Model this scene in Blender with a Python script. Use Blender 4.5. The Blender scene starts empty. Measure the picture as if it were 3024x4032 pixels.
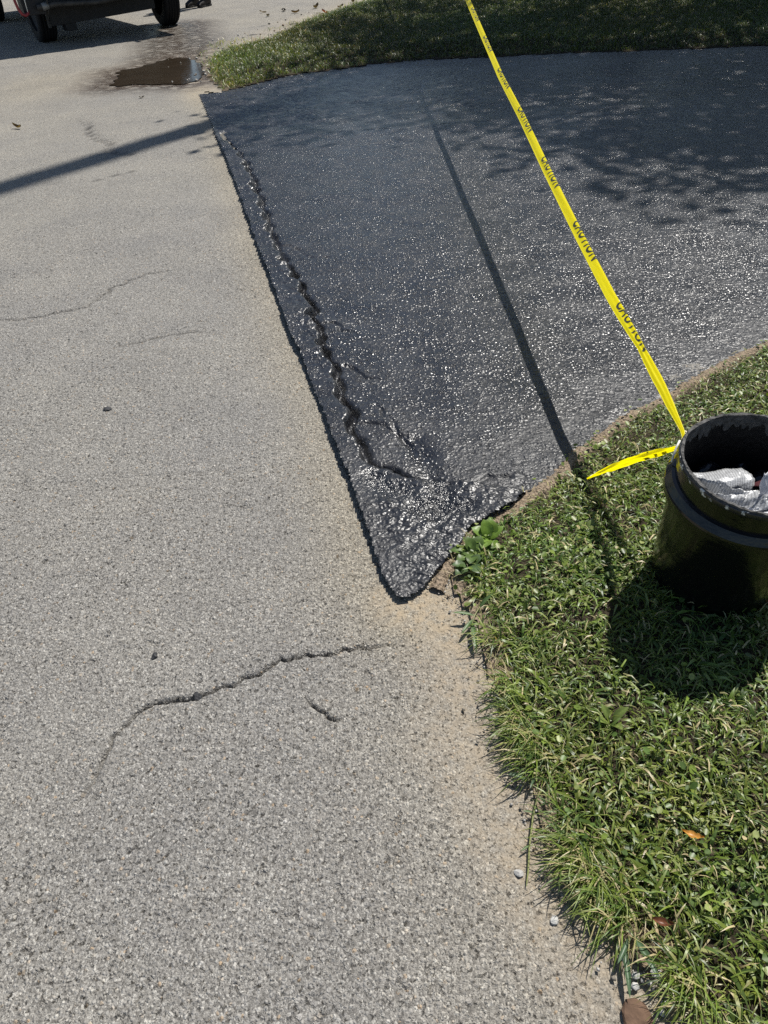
import bpy, bmesh, math, random
import numpy as np
from mathutils import Vector, Matrix

rng = np.random.default_rng(7)
random.seed(7)
scene = bpy.context.scene
col = scene.collection
R = math.radians

# ------------------------------------------------------------------ camera, sky, sun, exposure
CAM_H, PITCH, ROLL = 1.275, R(40.1), R(-4.36)
cd = bpy.data.cameras.new('camera')
cd.sensor_fit = 'VERTICAL'; cd.sensor_height = 36.0; cd.lens = 25.8
cd.clip_start = 0.02; cd.clip_end = 1500
cam = bpy.data.objects.new('camera', cd); col.objects.link(cam)
_f = Vector((0, math.cos(PITCH), -math.sin(PITCH))); _r = Vector((1, 0, 0)); _u = _r.cross(_f)
_R = _r * math.cos(ROLL) + _u * math.sin(ROLL); _U = -_r * math.sin(ROLL) + _u * math.cos(ROLL)
M = Matrix((_R, _U, -_f)).transposed().to_4x4(); M.translation = Vector((0, 0, CAM_H))
cam.matrix_world = M
scene.camera = cam

SUN_AZ, SUN_EL = R(41), R(58)          # azimuth from +Y towards +X
w = bpy.data.worlds.new('World'); scene.world = w; w.use_nodes = True
nt = w.node_tree
sky = nt.nodes.new('ShaderNodeTexSky'); sky.sky_type = 'NISHITA'; sky.sun_disc = False
sky.sun_elevation = SUN_EL; sky.sun_rotation = SUN_AZ
sky.air_density = 1.0; sky.dust_density = 0.6; sky.ozone_density = 1.2
nt.links.new(sky.outputs[0], nt.nodes['Background'].inputs[0])
nt.nodes['Background'].inputs[1].default_value = 0.065
sd = bpy.data.lights.new('sun', 'SUN'); sd.energy = 4.6; sd.angle = R(0.53); sd.color = (1.0, 0.965, 0.905)
sun = bpy.data.objects.new('sun', sd); col.objects.link(sun)
SUND = Vector((math.sin(SUN_AZ) * math.cos(SUN_EL), math.cos(SUN_AZ) * math.cos(SUN_EL), math.sin(SUN_EL)))
sun.rotation_euler = SUND.to_track_quat('Z', 'Y').to_euler()
sun.location = SUND * 30
vs = scene.view_settings
vs.view_transform = 'Standard'; vs.look = 'None'; vs.gamma = 1.0; vs.use_curve_mapping = False
vs.exposure = 0.48
scene.cycles.use_denoising = False

# ------------------------------------------------------------------ helpers
def tag(o, label=None, cat=None, group=None, kind=None):
    if label: o['label'] = label
    if cat: o['category'] = cat
    if group: o['group'] = group
    if kind: o['kind'] = kind
    return o

def empty(name, loc=(0, 0, 0), rot=None):
    o = bpy.data.objects.new(name, None); o.empty_display_size = 0.05
    if rot is not None: o.rotation_euler = rot
    o.location = loc; col.objects.link(o); return o

def link(name, me, mat=None, parent=None, smooth=False):
    if mat is not None and not me.materials: me.materials.append(mat)
    o = bpy.data.objects.new(name, me); col.objects.link(o)
    if parent is not None: o.parent = parent
    if smooth and len(me.polygons):
        me.polygons.foreach_set('use_smooth', np.ones(len(me.polygons), bool))
    return o

def mesh_np(name, V, faces, attrs=None, colors=None):
    """V (n,3); faces: list of int arrays (m,k) of one k each."""
    me = bpy.data.meshes.new(name)
    V = np.ascontiguousarray(V, np.float32)
    faces = [np.asarray(f, np.int32) for f in faces if len(f)]
    me.vertices.add(len(V)); me.vertices.foreach_set('co', V.ravel())
    lv = np.concatenate([f.ravel() for f in faces]); cnt = np.concatenate([np.full(len(f), f.shape[1], np.int32) for f in faces])
    st = np.concatenate([[0], np.cumsum(cnt)[:-1]]).astype(np.int32)
    me.loops.add(len(lv)); me.loops.foreach_set('vertex_index', lv)
    me.polygons.add(len(cnt)); me.polygons.foreach_set('loop_start', st); me.polygons.foreach_set('loop_total', cnt)
    for k, a in (attrs or {}).items():
        at = me.attributes.new(k, 'FLOAT', 'POINT'); at.data.foreach_set('value', np.ascontiguousarray(a, np.float32))
    for k, a in (colors or {}).items():
        at = me.attributes.new(k, 'FLOAT_COLOR', 'POINT')
        at.data.foreach_set('color', np.ascontiguousarray(np.c_[a, np.ones(len(a))], np.float32).ravel())
    me.update(calc_edges=True); me.validate()
    return me

def pyd(name, V, F, mat, parent=None, smooth=False):
    me = bpy.data.meshes.new(name); me.from_pydata([tuple(v) for v in V], [], [tuple(f) for f in F]); me.update()
    return link(name, me, mat, parent, smooth)

def bm_obj(name, bm, mat, parent=None, smooth=False, bevel=0.0):
    if bevel:
        bmesh.ops.bevel(bm, geom=[e for e in bm.edges], offset=bevel, segments=2, affect='EDGES', profile=0.6)
    bmesh.ops.recalc_face_normals(bm, faces=bm.faces)
    me = bpy.data.meshes.new(name); bm.to_mesh(me); bm.free()
    return link(name, me, mat, parent, smooth)

def bm_box(bm, x0, x1, y0, y1, z0, z1):
    vs_ = [bm.verts.new((x, y, z)) for z in (z0, z1) for y in (y0, y1) for x in (x0, x1)]
    for f in ((0, 1, 3, 2), (4, 6, 7, 5), (0, 4, 5, 1), (2, 3, 7, 6), (0, 2, 6, 4), (1, 5, 7, 3)):
        bm.faces.new([vs_[i] for i in f])

def box(name, b, mat, parent=None, bevel=0.006):
    bm = bmesh.new(); bm_box(bm, *b); return bm_obj(name, bm, mat, parent, bevel=bevel)

def tube_data(path, rad, n=10, caps=True):
    path = [Vector(p) for p in path]; V = []; F = []
    rad = [rad] * len(path) if not hasattr(rad, '__len__') else rad
    ref = None
    for i, p in enumerate(path):
        t = (path[min(i + 1, len(path) - 1)] - path[max(i - 1, 0)]).normalized()
        if ref is None:
            ref = t.orthogonal().normalized()
        ref = (ref - t * ref.dot(t)).normalized(); b = t.cross(ref)
        for k in range(n):
            a = 2 * math.pi * k / n
            V.append(p + (ref * math.cos(a) + b * math.sin(a)) * rad[i])
    for i in range(len(path) - 1):
        for k in range(n):
            F.append((i * n + k, i * n + (k + 1) % n, (i + 1) * n + (k + 1) % n, (i + 1) * n + k))
    if caps:
        F.append(tuple(range(n))[::-1]); F.append(tuple((len(path) - 1) * n + k for k in range(n)))
    return V, F

def tube(name, path, rad, mat, parent=None, n=10):
    V, F = tube_data(path, rad, n); return pyd(name, V, F, mat, parent, True)

def lathe_data(prof, n=64, warp=None):
    V = []; F = []
    for i, (r_, z_) in enumerate(prof):
        for k in range(n):
            a = 2 * math.pi * k / n
            rr, zz = (r_, z_) if warp is None else warp(r_, z_, a, i)
            V.append((rr * math.cos(a), rr * math.sin(a), zz))
    for i in range(len(prof) - 1):
        for k in range(n):
            F.append((i * n + k, i * n + (k + 1) % n, (i + 1) * n + (k + 1) % n, (i + 1) * n + k))
    return V, F

def vnoise(x, y, seed=0):
    """smooth value noise, vectorised, roughly -1..1"""
    xi = np.floor(x).astype(np.int64); yi = np.floor(y).astype(np.int64); fx = x - xi; fy = y - yi
    fx = fx * fx * (3 - 2 * fx); fy = fy * fy * (3 - 2 * fy)
    def hsh(a, b):
        n = (a * 374761393 + b * 668265263 + seed * 974634) & 0xFFFFFFFF
        n = ((n ^ (n >> 13)) * 1274126177) & 0xFFFFFFFF
        return ((n ^ (n >> 16)) & 0xFFFF) / 32767.5 - 1
    a = hsh(xi, yi); b = hsh(xi + 1, yi); c = hsh(xi, yi + 1); d = hsh(xi + 1, yi + 1)
    return (a * (1 - fx) + b * fx) * (1 - fy) + (c * (1 - fx) + d * fx) * fy

def fbm(x, y, seed=0, o=3):
    s = 0; a = 1; t = 0
    for i in range(o):
        s = s + a * vnoise(x * 2 ** i, y * 2 ** i, seed + i * 17); t += a; a *= .5
    return s / t

def smooth01(t):
    t = np.clip(t, 0, 1); return t * t * (3 - 2 * t)

def polyline_dist(P, poly):
    """unsigned distance, signed side (left of travel > 0), param along"""
    poly = np.asarray(poly, float); best = np.full(len(P), 1e9); side = np.zeros(len(P)); par = np.zeros(len(P)); s0 = 0
    for a, b in zip(poly[:-1], poly[1:]):
        ab = b - a; L2 = ab @ ab; L = math.sqrt(L2)
        t = np.clip(((P - a) @ ab) / L2, 0, 1); q = P - a - t[:, None] * ab
        d = np.hypot(q[:, 0], q[:, 1]); m = d < best
        best = np.where(m, d, best); cr = ab[0] * (P[:, 1] - a[1]) - ab[1] * (P[:, 0] - a[0])
        side = np.where(m, np.sign(cr), side); par = np.where(m, s0 + t * L, par); s0 += L
    return best, side, par

def inside(P, poly):
    poly = np.asarray(poly, float); x, y = P[:, 0], P[:, 1]; c = np.zeros(len(P), bool)
    for (x1, y1), (x2, y2) in zip(poly, np.roll(poly, -1, 0)):
        m = (y1 > y) != (y2 > y)
        with np.errstate(divide='ignore', invalid='ignore'):
            c ^= m & (x < (x2 - x1) * (y - y1) / (y2 - y1 + 1e-30) + x1)
    return c

def wiggle(poly, step, amp, seed):
    r_ = np.random.default_rng(seed); poly = np.asarray(poly, float); out = [poly[0]]
    for a, b in zip(poly[:-1], poly[1:]):
        L = np.hypot(*(b - a)); n = max(1, int(L / step)); nv = np.array([-(b - a)[1], (b - a)[0]]) / L
        for i in range(1, n + 1):
            out.append(a + (b - a) * i / n + (nv * r_.normal() * amp if i < n else 0))
    return np.array(out)

# ------------------------------------------------------------------ node helpers
class NB:
    def __init__(s, name):
        s.m = bpy.data.materials.new(name); s.m.use_nodes = True; s.t = s.m.node_tree
        s.p = s.t.nodes['Principled BSDF']; s.out = s.t.nodes['Material Output']
        s.co = None
    def n(s, typ, props=None, **ins):
        nd = s.t.nodes.new('ShaderNode' + typ)
        for k, v in (props or {}).items(): setattr(nd, k, v)
        for k, v in ins.items():
            key = int(k[1:]) if k[0] == '_' and k[1:].isdigit() else k.replace('_', ' ')
            sk = nd.inputs[key]
            if isinstance(v, bpy.types.NodeSocket): s.t.links.new(v, sk)
            else: sk.default_value = v
        return nd
    def coord(s):
        if s.co is None: s.co = s.t.nodes.new('ShaderNodeTexCoord').outputs['Object']
        return s.co
    def mapped(s, scale=(1, 1, 1), rot=(0, 0, 0)):
        return s.n('Mapping', Vector=s.coord(), Scale=scale, Rotation=rot).outputs[0]
    def noise(s, scale, detail=3, rough=.55, vec=None, dist=0.0):
        return s.n('TexNoise', Vector=vec or s.coord(), Scale=scale, Detail=detail, Roughness=rough, Distortion=dist).outputs[0]
    def vor(s, scale, feature='F1', vec=None, rnd=1.0):
        return s.n('TexVoronoi', dict(feature=feature), Vector=vec or s.coord(), Scale=scale, Randomness=rnd)
    def math(s, op, a, b=0.0, c=0.0, clamp=False):
        nd = s.n('Math', dict(operation=op, use_clamp=clamp), _0=a, _1=b)
        if op in ('MULTIPLY_ADD', 'SMOOTH_MIN', 'SMOOTH_MAX'):
            if isinstance(c, bpy.types.NodeSocket): s.t.links.new(c, nd.inputs[2])
            else: nd.inputs[2].default_value = c
        return nd.outputs[0]
    def rng(s, v, a, b, c=0.0, d=1.0):
        return s.n('MapRange', dict(clamp=True), Value=v, From_Min=a, From_Max=b, To_Min=c, To_Max=d).outputs[0]
    def ramp(s, v, stops, interp='LINEAR'):
        nd = s.t.nodes.new('ShaderNodeValToRGB'); s.t.links.new(v, nd.inputs[0]); cr = nd.color_ramp; cr.interpolation = interp
        while len(cr.elements) < len(stops): cr.elements.new(0.5)
        for e, (p, c) in zip(cr.elements, stops): e.position = p; e.color = (*c, 1)
        return nd.outputs[0]
    def mix(s, f, a, b, mode='MIX'):
        nd = s.t.nodes.new('ShaderNodeMix'); nd.data_type = 'RGBA'; nd.blend_type = mode
        for sk, v in ((nd.inputs[0], f), (nd.inputs[6], a), (nd.inputs[7], b)):
            if isinstance(v, bpy.types.NodeSocket): s.t.links.new(v, sk)
            else: sk.default_value = (*v, 1) if hasattr(v, '__len__') else v
        return nd.outputs[2]
    def attr(s, name, color=False):
        nd = s.n('Attribute', dict(attribute_name=name)); return nd.outputs['Color' if color else 'Fac']
    def set(s, **kw):
        for k, v in kw.items():
            sk = s.p.inputs[k.replace('_', ' ')]
            if isinstance(v, bpy.types.NodeSocket): s.t.links.new(v, sk)
            else: sk.default_value = (*v, 1) if hasattr(v, '__len__') and len(v) == 3 and sk.type == 'RGBA' else v
        return s
    def bump(s, h, dist, strength=1.0):
        b = s.n('Bump', Height=h, Distance=dist, Strength=strength); s.t.links.new(b.outputs[0], s.p.inputs['Normal']); return b
    def displace(s, h, both=True):
        d = s.n('Displacement', Height=h, Midlevel=0.0, Scale=1.0); s.t.links.new(d.outputs[0], s.out.inputs['Displacement'])
        s.m.displacement_method = 'BOTH' if both else 'BUMP'

def simple(name, c, rough=.6, spec=.5, metal=0.0, bump=None, var=0.0, vscale=20):
    b = NB(name)
    if var:
        n_ = b.noise(vscale, 4); cc = b.mix(b.rng(n_, .3, .7), tuple(x * (1 - var) for x in c), tuple(min(1, x * (1 + var)) for x in c)); b.set(Base_Color=cc)
    else: b.set(Base_Color=c)
    b.set(Roughness=rough, Metallic=metal, Specular_IOR_Level=spec)
    if bump: b.bump(b.noise(bump[0], 4), bump[1])
    return b.m

# --- asphalt: aggregate set in worn binder, real relief on the near mesh
def asphalt():
    b = NB('worn_asphalt')
    warp = b.n('VectorMath', dict(operation='ADD'), _0=b.coord(), _1=b.n('VectorMath', dict(operation='SCALE'), _0=b.n('TexNoise', Vector=b.coord(), Scale=90.0, Detail=2.0).outputs[1], Scale=0.006).outputs[0]).outputs[0]
    v1 = b.vor(165, vec=warp); v2 = b.vor(360, vec=warp); v0 = b.vor(74, vec=warp)
    r1 = b.n('SeparateColor', Color=v1.outputs['Color']).outputs[0]
    r2 = b.n('SeparateColor', Color=v2.outputs['Color']).outputs[1]
    stone = b.ramp(r1, [(0, (.10, .097, .093)), (.3, (.20, .195, .188)), (.62, (.29, .283, .272)), (.86, (.37, .362, .345)), (.955, (.52, .51, .48)), (.992, (.38, .29, .20)), (1, (.55, .54, .52))])
    sand = b.ramp(r2, [(0, (.12, .115, .108)), (.45, (.235, .228, .215)), (.85, (.33, .32, .30)), (1, (.5, .49, .46))])
    big = b.rng(r1, .46, .5)                                    # about half the cells show a big stone, the rest sand and binder
    edge = b.rng(v1.outputs['Distance'], .50, .60)
    c = b.mix(b.math('MULTIPLY', big, b.math('SUBTRACT', 1.0, edge)), sand, stone)
    r0 = b.n('SeparateColor', Color=v0.outputs['Color']); rare = b.math('MULTIPLY', b.rng(r0.outputs[2], .90, .905), b.rng(v0.outputs['Distance'], .42, .36))
    c = b.mix(rare, c, b.ramp(r0.outputs[0], [(0, (.24, .235, .225)), (.5, (.36, .35, .335)), (.85, (.50, .49, .47)), (1, (.33, .27, .2))]))
    binder = b.rng(b.noise(105, 5, .62), .38, .50, 1, 0)
    c = b.mix(b.math('MULTIPLY', binder, .36), c, (.085, .081, .075))
    patch = b.noise(2.2, 5, .6); c = b.mix(1.0, c, b.ramp(patch, [(.25, (.90, .90, .905)), (.75, (1.10, 1.09, 1.07))]), 'MULTIPLY')
    fine = b.noise(700, 2, .7); c = b.mix(1.0, c, b.ramp(fine, [(.3, (.82, .82, .82)), (.7, (1.16, 1.16, 1.16))]), 'MULTIPLY')
    dirt = b.math('MULTIPLY', b.attr('dirt'), b.rng(b.noise(38, 5, .65), .30, .62))
    dcol = b.mix(b.noise(160, 4), (.26, .22, .17), (.40, .35, .285)); c = b.mix(dirt, c, dcol)
    tan = b.math('MULTIPLY', b.attr('tan'), .8); c = b.mix(tan, c, b.mix(1.0, c, (1.17, 1.10, .95), 'MULTIPLY'))
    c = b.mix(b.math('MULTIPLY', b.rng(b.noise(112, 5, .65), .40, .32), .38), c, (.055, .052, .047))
    c = b.mix(1.0, c, (.85, .835, .805), 'MULTIPLY')
    c = b.mix(1.0, c, b.ramp(b.noise(.55, 4, .6), [(.3, (.92, .925, .95)), (.7, (1.07, 1.06, 1.03))]), 'MULTIPLY')
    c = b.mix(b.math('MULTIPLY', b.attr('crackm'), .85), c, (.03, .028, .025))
    wet = b.math('MULTIPLY', b.attr('wet'), b.rng(b.noise(9, 5, .6), .28, .52), clamp=True)
    c = b.mix(wet, c, b.mix(1.0, c, (.26, .21, .17), 'MULTIPLY'))
    b.set(Base_Color=c, Roughness=b.math('SUBTRACT', .82, b.math('MULTIPLY', wet, .5)), Specular_IOR_Level=.35)
    d1 = b.rng(v1.outputs['Distance'], .05, .62, 1, 0)
    h = b.math('ADD', b.math('MULTIPLY', b.math('MULTIPLY', d1, big), 0.0030), b.math('MULTIPLY', rare, .0014))
    d2 = b.rng(v2.outputs['Distance'], .0, .6, 1, 0); h = b.math('ADD', h, b.math('MULTIPLY', d2, .0011))
    pits = b.rng(b.noise(112, 5, .65), .42, .30); worn = b.rng(b.noise(1.6, 4, .6), .38, .62, .35, 1.15); h = b.math('SUBTRACT', h, b.math('MULTIPLY', b.math('MULTIPLY', pits, worn), .0085))
    pit2 = b.rng(b.noise(30, 4, .65), .38, .28); h = b.math('SUBTRACT', h, b.math('MULTIPLY', pit2, .0060))
    h = b.math('ADD', h, b.math('MULTIPLY', b.noise(420, 3, .6), .0008))
    keep = b.math('SUBTRACT', 1.0, b.math('MULTIPLY', b.attr('dirt'), .5))
    b.displace(b.math('MULTIPLY', h, keep))
    return b.m

# --- fresh wet sealer over old asphalt
def sealer():
    b = NB('fresh_sealer')
    st = b.mapped((1, 1, 1), (0, 0, R(24)))
    strokes = b.n('TexNoise', Vector=b.n('Mapping', Vector=st, Scale=(13, 58, 30)).outputs[0], Scale=1.0, Detail=2.0, Roughness=.5, Distortion=.5).outputs[0]
    warp = b.n('VectorMath', dict(operation='ADD'), _0=b.coord(), _1=b.n('VectorMath', dict(operation='SCALE'), _0=b.n('TexNoise', Vector=b.coord(), Scale=70.0, Detail=2.0).outputs[1], Scale=0.012).outputs[0]).outputs[0]
    v1 = b.vor(96, vec=warp)
    r1 = b.n('SeparateColor', Color=v1.outputs['Color']).outputs[0]
    rough_patch = b.attr('coarse'); pool = b.attr('pool'); thin = b.attr('thin')
    d1 = b.rng(v1.outputs['Distance'], .0, .62, 1, 0)
    patch = b.rng(b.noise(2.6, 5, .65), .34, .64, .50, 1.12)
    stone = b.math('MULTIPLY', b.math('MULTIPLY', d1, b.rng(r1, .25, .9, .2, 1.0)), .0026)
    h = b.math('ADD', stone, b.math('MULTIPLY', b.math('SUBTRACT', strokes, .5), .0105))
    h = b.math('ADD', h, b.math('MULTIPLY', b.math('SUBTRACT', b.noise(33, 2, .5), .5), .0205))
    h = b.math('MULTIPLY', b.math('MULTIPLY', h, b.math('ADD', .60, b.math('MULTIPLY', rough_patch, .55))), patch)
    blobs = b.math('MULTIPLY', b.math('SUBTRACT', b.noise(52, 3, .55), .5), .016)
    h = b.math('ADD', b.math('MULTIPLY', h, b.math('SUBTRACT', 1.0, b.math('MULTIPLY', pool, .6))), b.math('MULTIPLY', blobs, pool))
    pt = b.rng(b.noise(64, 4, .6), .40, .30)
    ht = b.math('SUBTRACT', b.math('MULTIPLY', stone, 1.2), b.math('MULTIPLY', pt, .0030)); ht = b.math('ADD', ht, b.math('MULTIPLY', b.math('SUBTRACT', b.noise(60, 3, .6), .5), .0035))
    h = b.math('ADD', b.math('MULTIPLY', h, b.math('SUBTRACT', 1.0, thin)), b.math('MULTIPLY', ht, thin))
    b.displace(h)
    dry = b.rng(b.noise(6, 5, .65), .42, .62)
    c = b.mix(dry, (.010, .010, .012), (.019, .0195, .022))
    b.set(Base_Color=c, Specular_IOR_Level=.62)
    ro = b.math('ADD', b.rng(b.noise(7, 5, .65), .36, .64, .23, .36), b.math("MULTIPLY", b.attr("dull"), .15)); ro = b.math('ADD', ro, b.math('MULTIPLY', rough_patch, .03))
    ro = b.math('SUBTRACT', ro, b.math('MULTIPLY', pool, .06)); b.set(Roughness=ro)
    return b.m

def leafy(name='grass_blades', trans=.27, rough=.40):
    b = NB(name); c = b.attr('tint', True)
    vein = b.rng(b.noise(240, 2), .3, .7, .85, 1.12); c = b.mix(1.0, c, b.n('CombineColor', Red=vein, Green=vein, Blue=vein).outputs[0], 'MULTIPLY')
    b.set(Base_Color=c, Roughness=rough, Specular_IOR_Level=.36)
    tr = b.n('BsdfTranslucent', Color=b.mix(1.0, c, (1.5, 1.45, .55), 'MULTIPLY'))
    ms = b.n('MixShader', _0=trans); b.t.links.new(b.p.outputs[0], ms.inputs[1]); b.t.links.new(tr.outputs[0], ms.inputs[2]); b.t.links.new(ms.outputs[0], b.out.inputs[0])
    return b.m

def soil():
    b = NB('soil'); n1 = b.noise(60, 5, .65); c = b.ramp(n1, [(.3, (.020, .017, .011)), (.5, (.045, .036, .024)), (.72, (.10, .08, .055))])
    c = b.mix(b.math('MULTIPLY', b.attr('bare'), b.rng(b.noise(150, 4), .3, .6)), c, (.34, .265, .19))
    b.set(Base_Color=c, Roughness=.95, Specular_IOR_Level=.1)
    h = b.math('ADD', b.math('MULTIPLY', b.math('SUBTRACT', b.noise(90, 5, .65), .5), .012), b.math('MULTIPLY', b.rng(b.vor(140).outputs['Distance'], 0, .6, 1, 0), .002))
    b.displace(h); return b.m

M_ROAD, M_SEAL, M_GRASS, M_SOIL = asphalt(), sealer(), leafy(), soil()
M_WEED = leafy('weed_leaves', .3, .4)

# ------------------------------------------------------------------ plan of the place (metres; camera stands over 0,0)
ROAD_EDGE = [(0.019, 1.181), (-0.007, 1.243), (-0.026, 1.321), (-0.035, 1.364), (-0.074, 1.564), (-0.111, 1.741), (-0.169, 2.012), (-0.248, 2.358), (-0.375, 2.931), (-0.499, 3.502), (-0.673, 4.347), (-0.844, 5.149), (-1.018, 5.927), (-1.198, 6.741), (-1.422, 7.726)]
DRIVE_TOP = [(-1.422, 7.726), (-1.239, 7.594), (-1.144, 7.497), (-0.966, 7.637), (-0.759, 7.861), (-0.596, 8.03), (-0.406, 8.065), (-0.038, 8.155), (0.262, 8.278), (0.803, 8.302), (1.373, 8.152), (2.041, 8.087), (2.667, 7.904), (3.816, 7.678), (12, 7.3)]
DRIVE_BOT = [(0.019, 1.181), (0.059, 1.188), (0.091, 1.216), (0.117, 1.26), (0.144, 1.299), (0.185, 1.352), (0.211, 1.395), (0.255, 1.426), (0.3, 1.458), (0.347, 1.49), (0.398, 1.542), (0.449, 1.583), (0.503, 1.634), (0.567, 1.715), (0.662, 1.791), (0.712, 1.837), (0.808, 1.909), (0.893, 1.949), (1.004, 2.035), (1.117, 2.115), (1.231, 2.187), (1.377, 2.264), (2.4, 2.75), (4.5, 3.3), (12, 3.3)]
NEAR_EDGE = [(0.144, 1.262), (0.156, 1.184), (0.183, 1.117), (0.196, 0.994), (0.201, 0.914), (0.198, 0.809), (0.229, 0.715), (0.240, 0.666), (0.238, 0.592), (0.248, 0.54), (0.28, 0.488), (0.303, 0.455), (0.318, 0.411), (0.352, 0.385), (0.362, 0.353), (0.385, 0.31), (0.47, 0.1), (0.62, -0.3), (1.3, -3.5)]
FAR_EDGE = [(-1.144, 7.497), (-1.36, 8.2), (-1.45, 8.9), (-1.50, 9.435), (-1.40, 10.0), (-1.232, 10.057), (-0.944, 10.484), (-0.653, 11.556), (-0.429, 12.186), (-0.107, 12.89), (0.375, 13.981), (1.4, 16.2), (3.2, 18.4), (14, 24)]
PUDDLE = [(-2.42, 9.03), (-2.34, 8.6), (-2.336, 8.182), (-2.236, 8.099), (-2.084, 8.17), (-1.833, 8.056), (-1.568, 7.976), (-1.45, 8.1), (-1.46, 8.5), (-1.55, 9.047), (-1.75, 9.5), (-2.0, 9.62), (-2.139, 9.289), (-2.26, 9.1)]
DRIVE = ROAD_EDGE[::1] + DRIVE_TOP[1:] + DRIVE_BOT[::-1][:-1]
soil_line = [(x - .012, y - .004) for x, y in DRIVE_BOT[4:]]
NEAR = NEAR_EDGE[::-1] + soil_line + [(12, -3.5)]
FAR = FAR_EDGE + DRIVE_TOP[::-1][:-2]
RIDGE = wiggle([(-1.10, 6.4), (-0.949, 5.773), (-0.852, 5.494), (-0.747, 5.144), (-0.646, 4.721), (-0.546, 4.204), (-0.499, 3.889), (-0.446, 3.638), (-0.393, 3.428), (-0.333, 3.222), (-0.29, 3.076), (-0.258, 2.909), (-0.235, 2.843), (-0.202, 2.605), (-0.173, 2.444), (-0.137, 2.275), (-0.127, 2.192), (-0.106, 2.073), (-0.086, 1.941), (-0.056, 1.797), (-0.001, 1.691), (0.038, 1.677), (0.079, 1.637), (0.146, 1.614)], .045, .012, 3)
CRACKS = [
    (wiggle([(-0.67, 0.66), (-0.622, 0.735), (-0.598, 0.776), (-0.588, 0.837), (-0.585, 0.873), (-0.56, 0.901), (-0.548, 0.921), (-0.532, 0.939), (-0.51, 0.95), (-0.455, 0.952), (-0.422, 0.952), (-0.396, 0.964), (-0.365, 0.98), (-0.333, 0.998), (-0.294, 1.004), (-0.262, 1.03), (-0.227, 1.042), (-0.181, 1.04), (-0.141, 1.041), (-0.113, 1.055), (-0.043, 1.055), (0.051, 1.062)], .012, .0040, 1), .0042, .030),
    (wiggle([(-0.201, 0.945), (-0.178, 0.91), (-0.151, 0.889), (-0.13, 0.872), (-0.106, 0.867)], .012, .002, 2), .0034, .018),
    (wiggle([(-1.75, 2.93), (-1.546, 2.953), (-1.429, 2.941), (-1.34, 2.975), (-1.259, 2.992), (-1.194, 3.017), (-1.174, 3.079), (-1.119, 3.222), (-1.049, 3.286), (-1.007, 3.337), (-0.952, 3.342), (-0.822, 3.4)], .03, .008, 4), .0075, .018),
    (wiggle([(-2.275, 6.951), (-2.084, 6.428), (-1.985, 6.195), (-1.876, 6.011), (-1.65, 5.578), (-1.438, 5.345)], .08, .03, 5), .022, .022),
    (wiggle([(-1.05, 2.66), (-.9, 2.64), (-.72, 2.70), (-.6, 2.69)], .03, .01, 6), .006, .010),
    (wiggle([(-2.0, 5.0), (-1.72, 4.93), (-1.5, 5.05), (-1.2, 5.12)], .05, .02, 8), .010, .006),
]
LATS = [wiggle(p, .03, .008, 11 + i) for i, p in enumerate([
    [(-0.414, 3.557), (-0.358, 3.551), (-0.257, 3.383), (-.16, 3.36)], [(-0.102, 2.329), (-0.067, 2.304), (-0.028, 2.23), (0.03, 2.2)],
    [(-0.178, 2.68), (-0.115, 2.646), (-.05, 2.55)], [(-.06, 1.95), (.02, 1.93), (.09, 1.86)], [(.26, 1.60), (.30, 1.63), (.36, 1.62)], [(.1, 1.78), (.05, 1.95), (0.0, 2.05)]])]
WET = [[(0.10, 1.83), (0.125, 1.76), (0.135, 1.674), (0.161, 1.597), (0.163, 1.53), (0.135, 1.45)], [(0.09, 1.50), (0.17, 1.49), (0.21, 1.48)], [(-.02, 1.64), (.005, 1.596), (.05, 1.57)]]

def road_z(P):
    x, y = P[:, 0], P[:, 1]
    z = .003 * fbm(x * 3, y * 3, 5) + .0016 * fbm(x * 11, y * 11, 9)
    for line, wd, dp in CRACKS:
        m = (x > line[:, 0].min() - .08) & (x < line[:, 0].max() + .08) & (y > line[:, 1].min() - .08) & (y < line[:, 1].max() + .08)
        if not m.any(): continue
        d, sd_, s = polyline_dist(P[m], line); L = s.max() + 1e-6
        prof = .35 + .65 * (0.5 + .5 * fbm(s * 34, s * 0 + .3, 21)); tap = smooth01(s / L / .30) * smooth01((1 - s / L) / .22)
        z[m] -= dp * tap * prof * np.exp(-(d / (wd * (.55 + prof * .65))) ** 2) - .0012 * tap * np.exp(-(d / .02) ** 2)
    return z

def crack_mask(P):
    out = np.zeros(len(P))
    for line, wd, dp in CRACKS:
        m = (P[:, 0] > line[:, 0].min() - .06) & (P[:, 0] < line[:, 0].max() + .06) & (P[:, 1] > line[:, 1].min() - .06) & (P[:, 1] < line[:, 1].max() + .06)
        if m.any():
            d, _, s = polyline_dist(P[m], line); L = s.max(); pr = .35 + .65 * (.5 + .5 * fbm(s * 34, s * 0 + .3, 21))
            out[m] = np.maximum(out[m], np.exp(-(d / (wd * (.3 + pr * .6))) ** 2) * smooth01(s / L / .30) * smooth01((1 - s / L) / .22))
    return out

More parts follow.
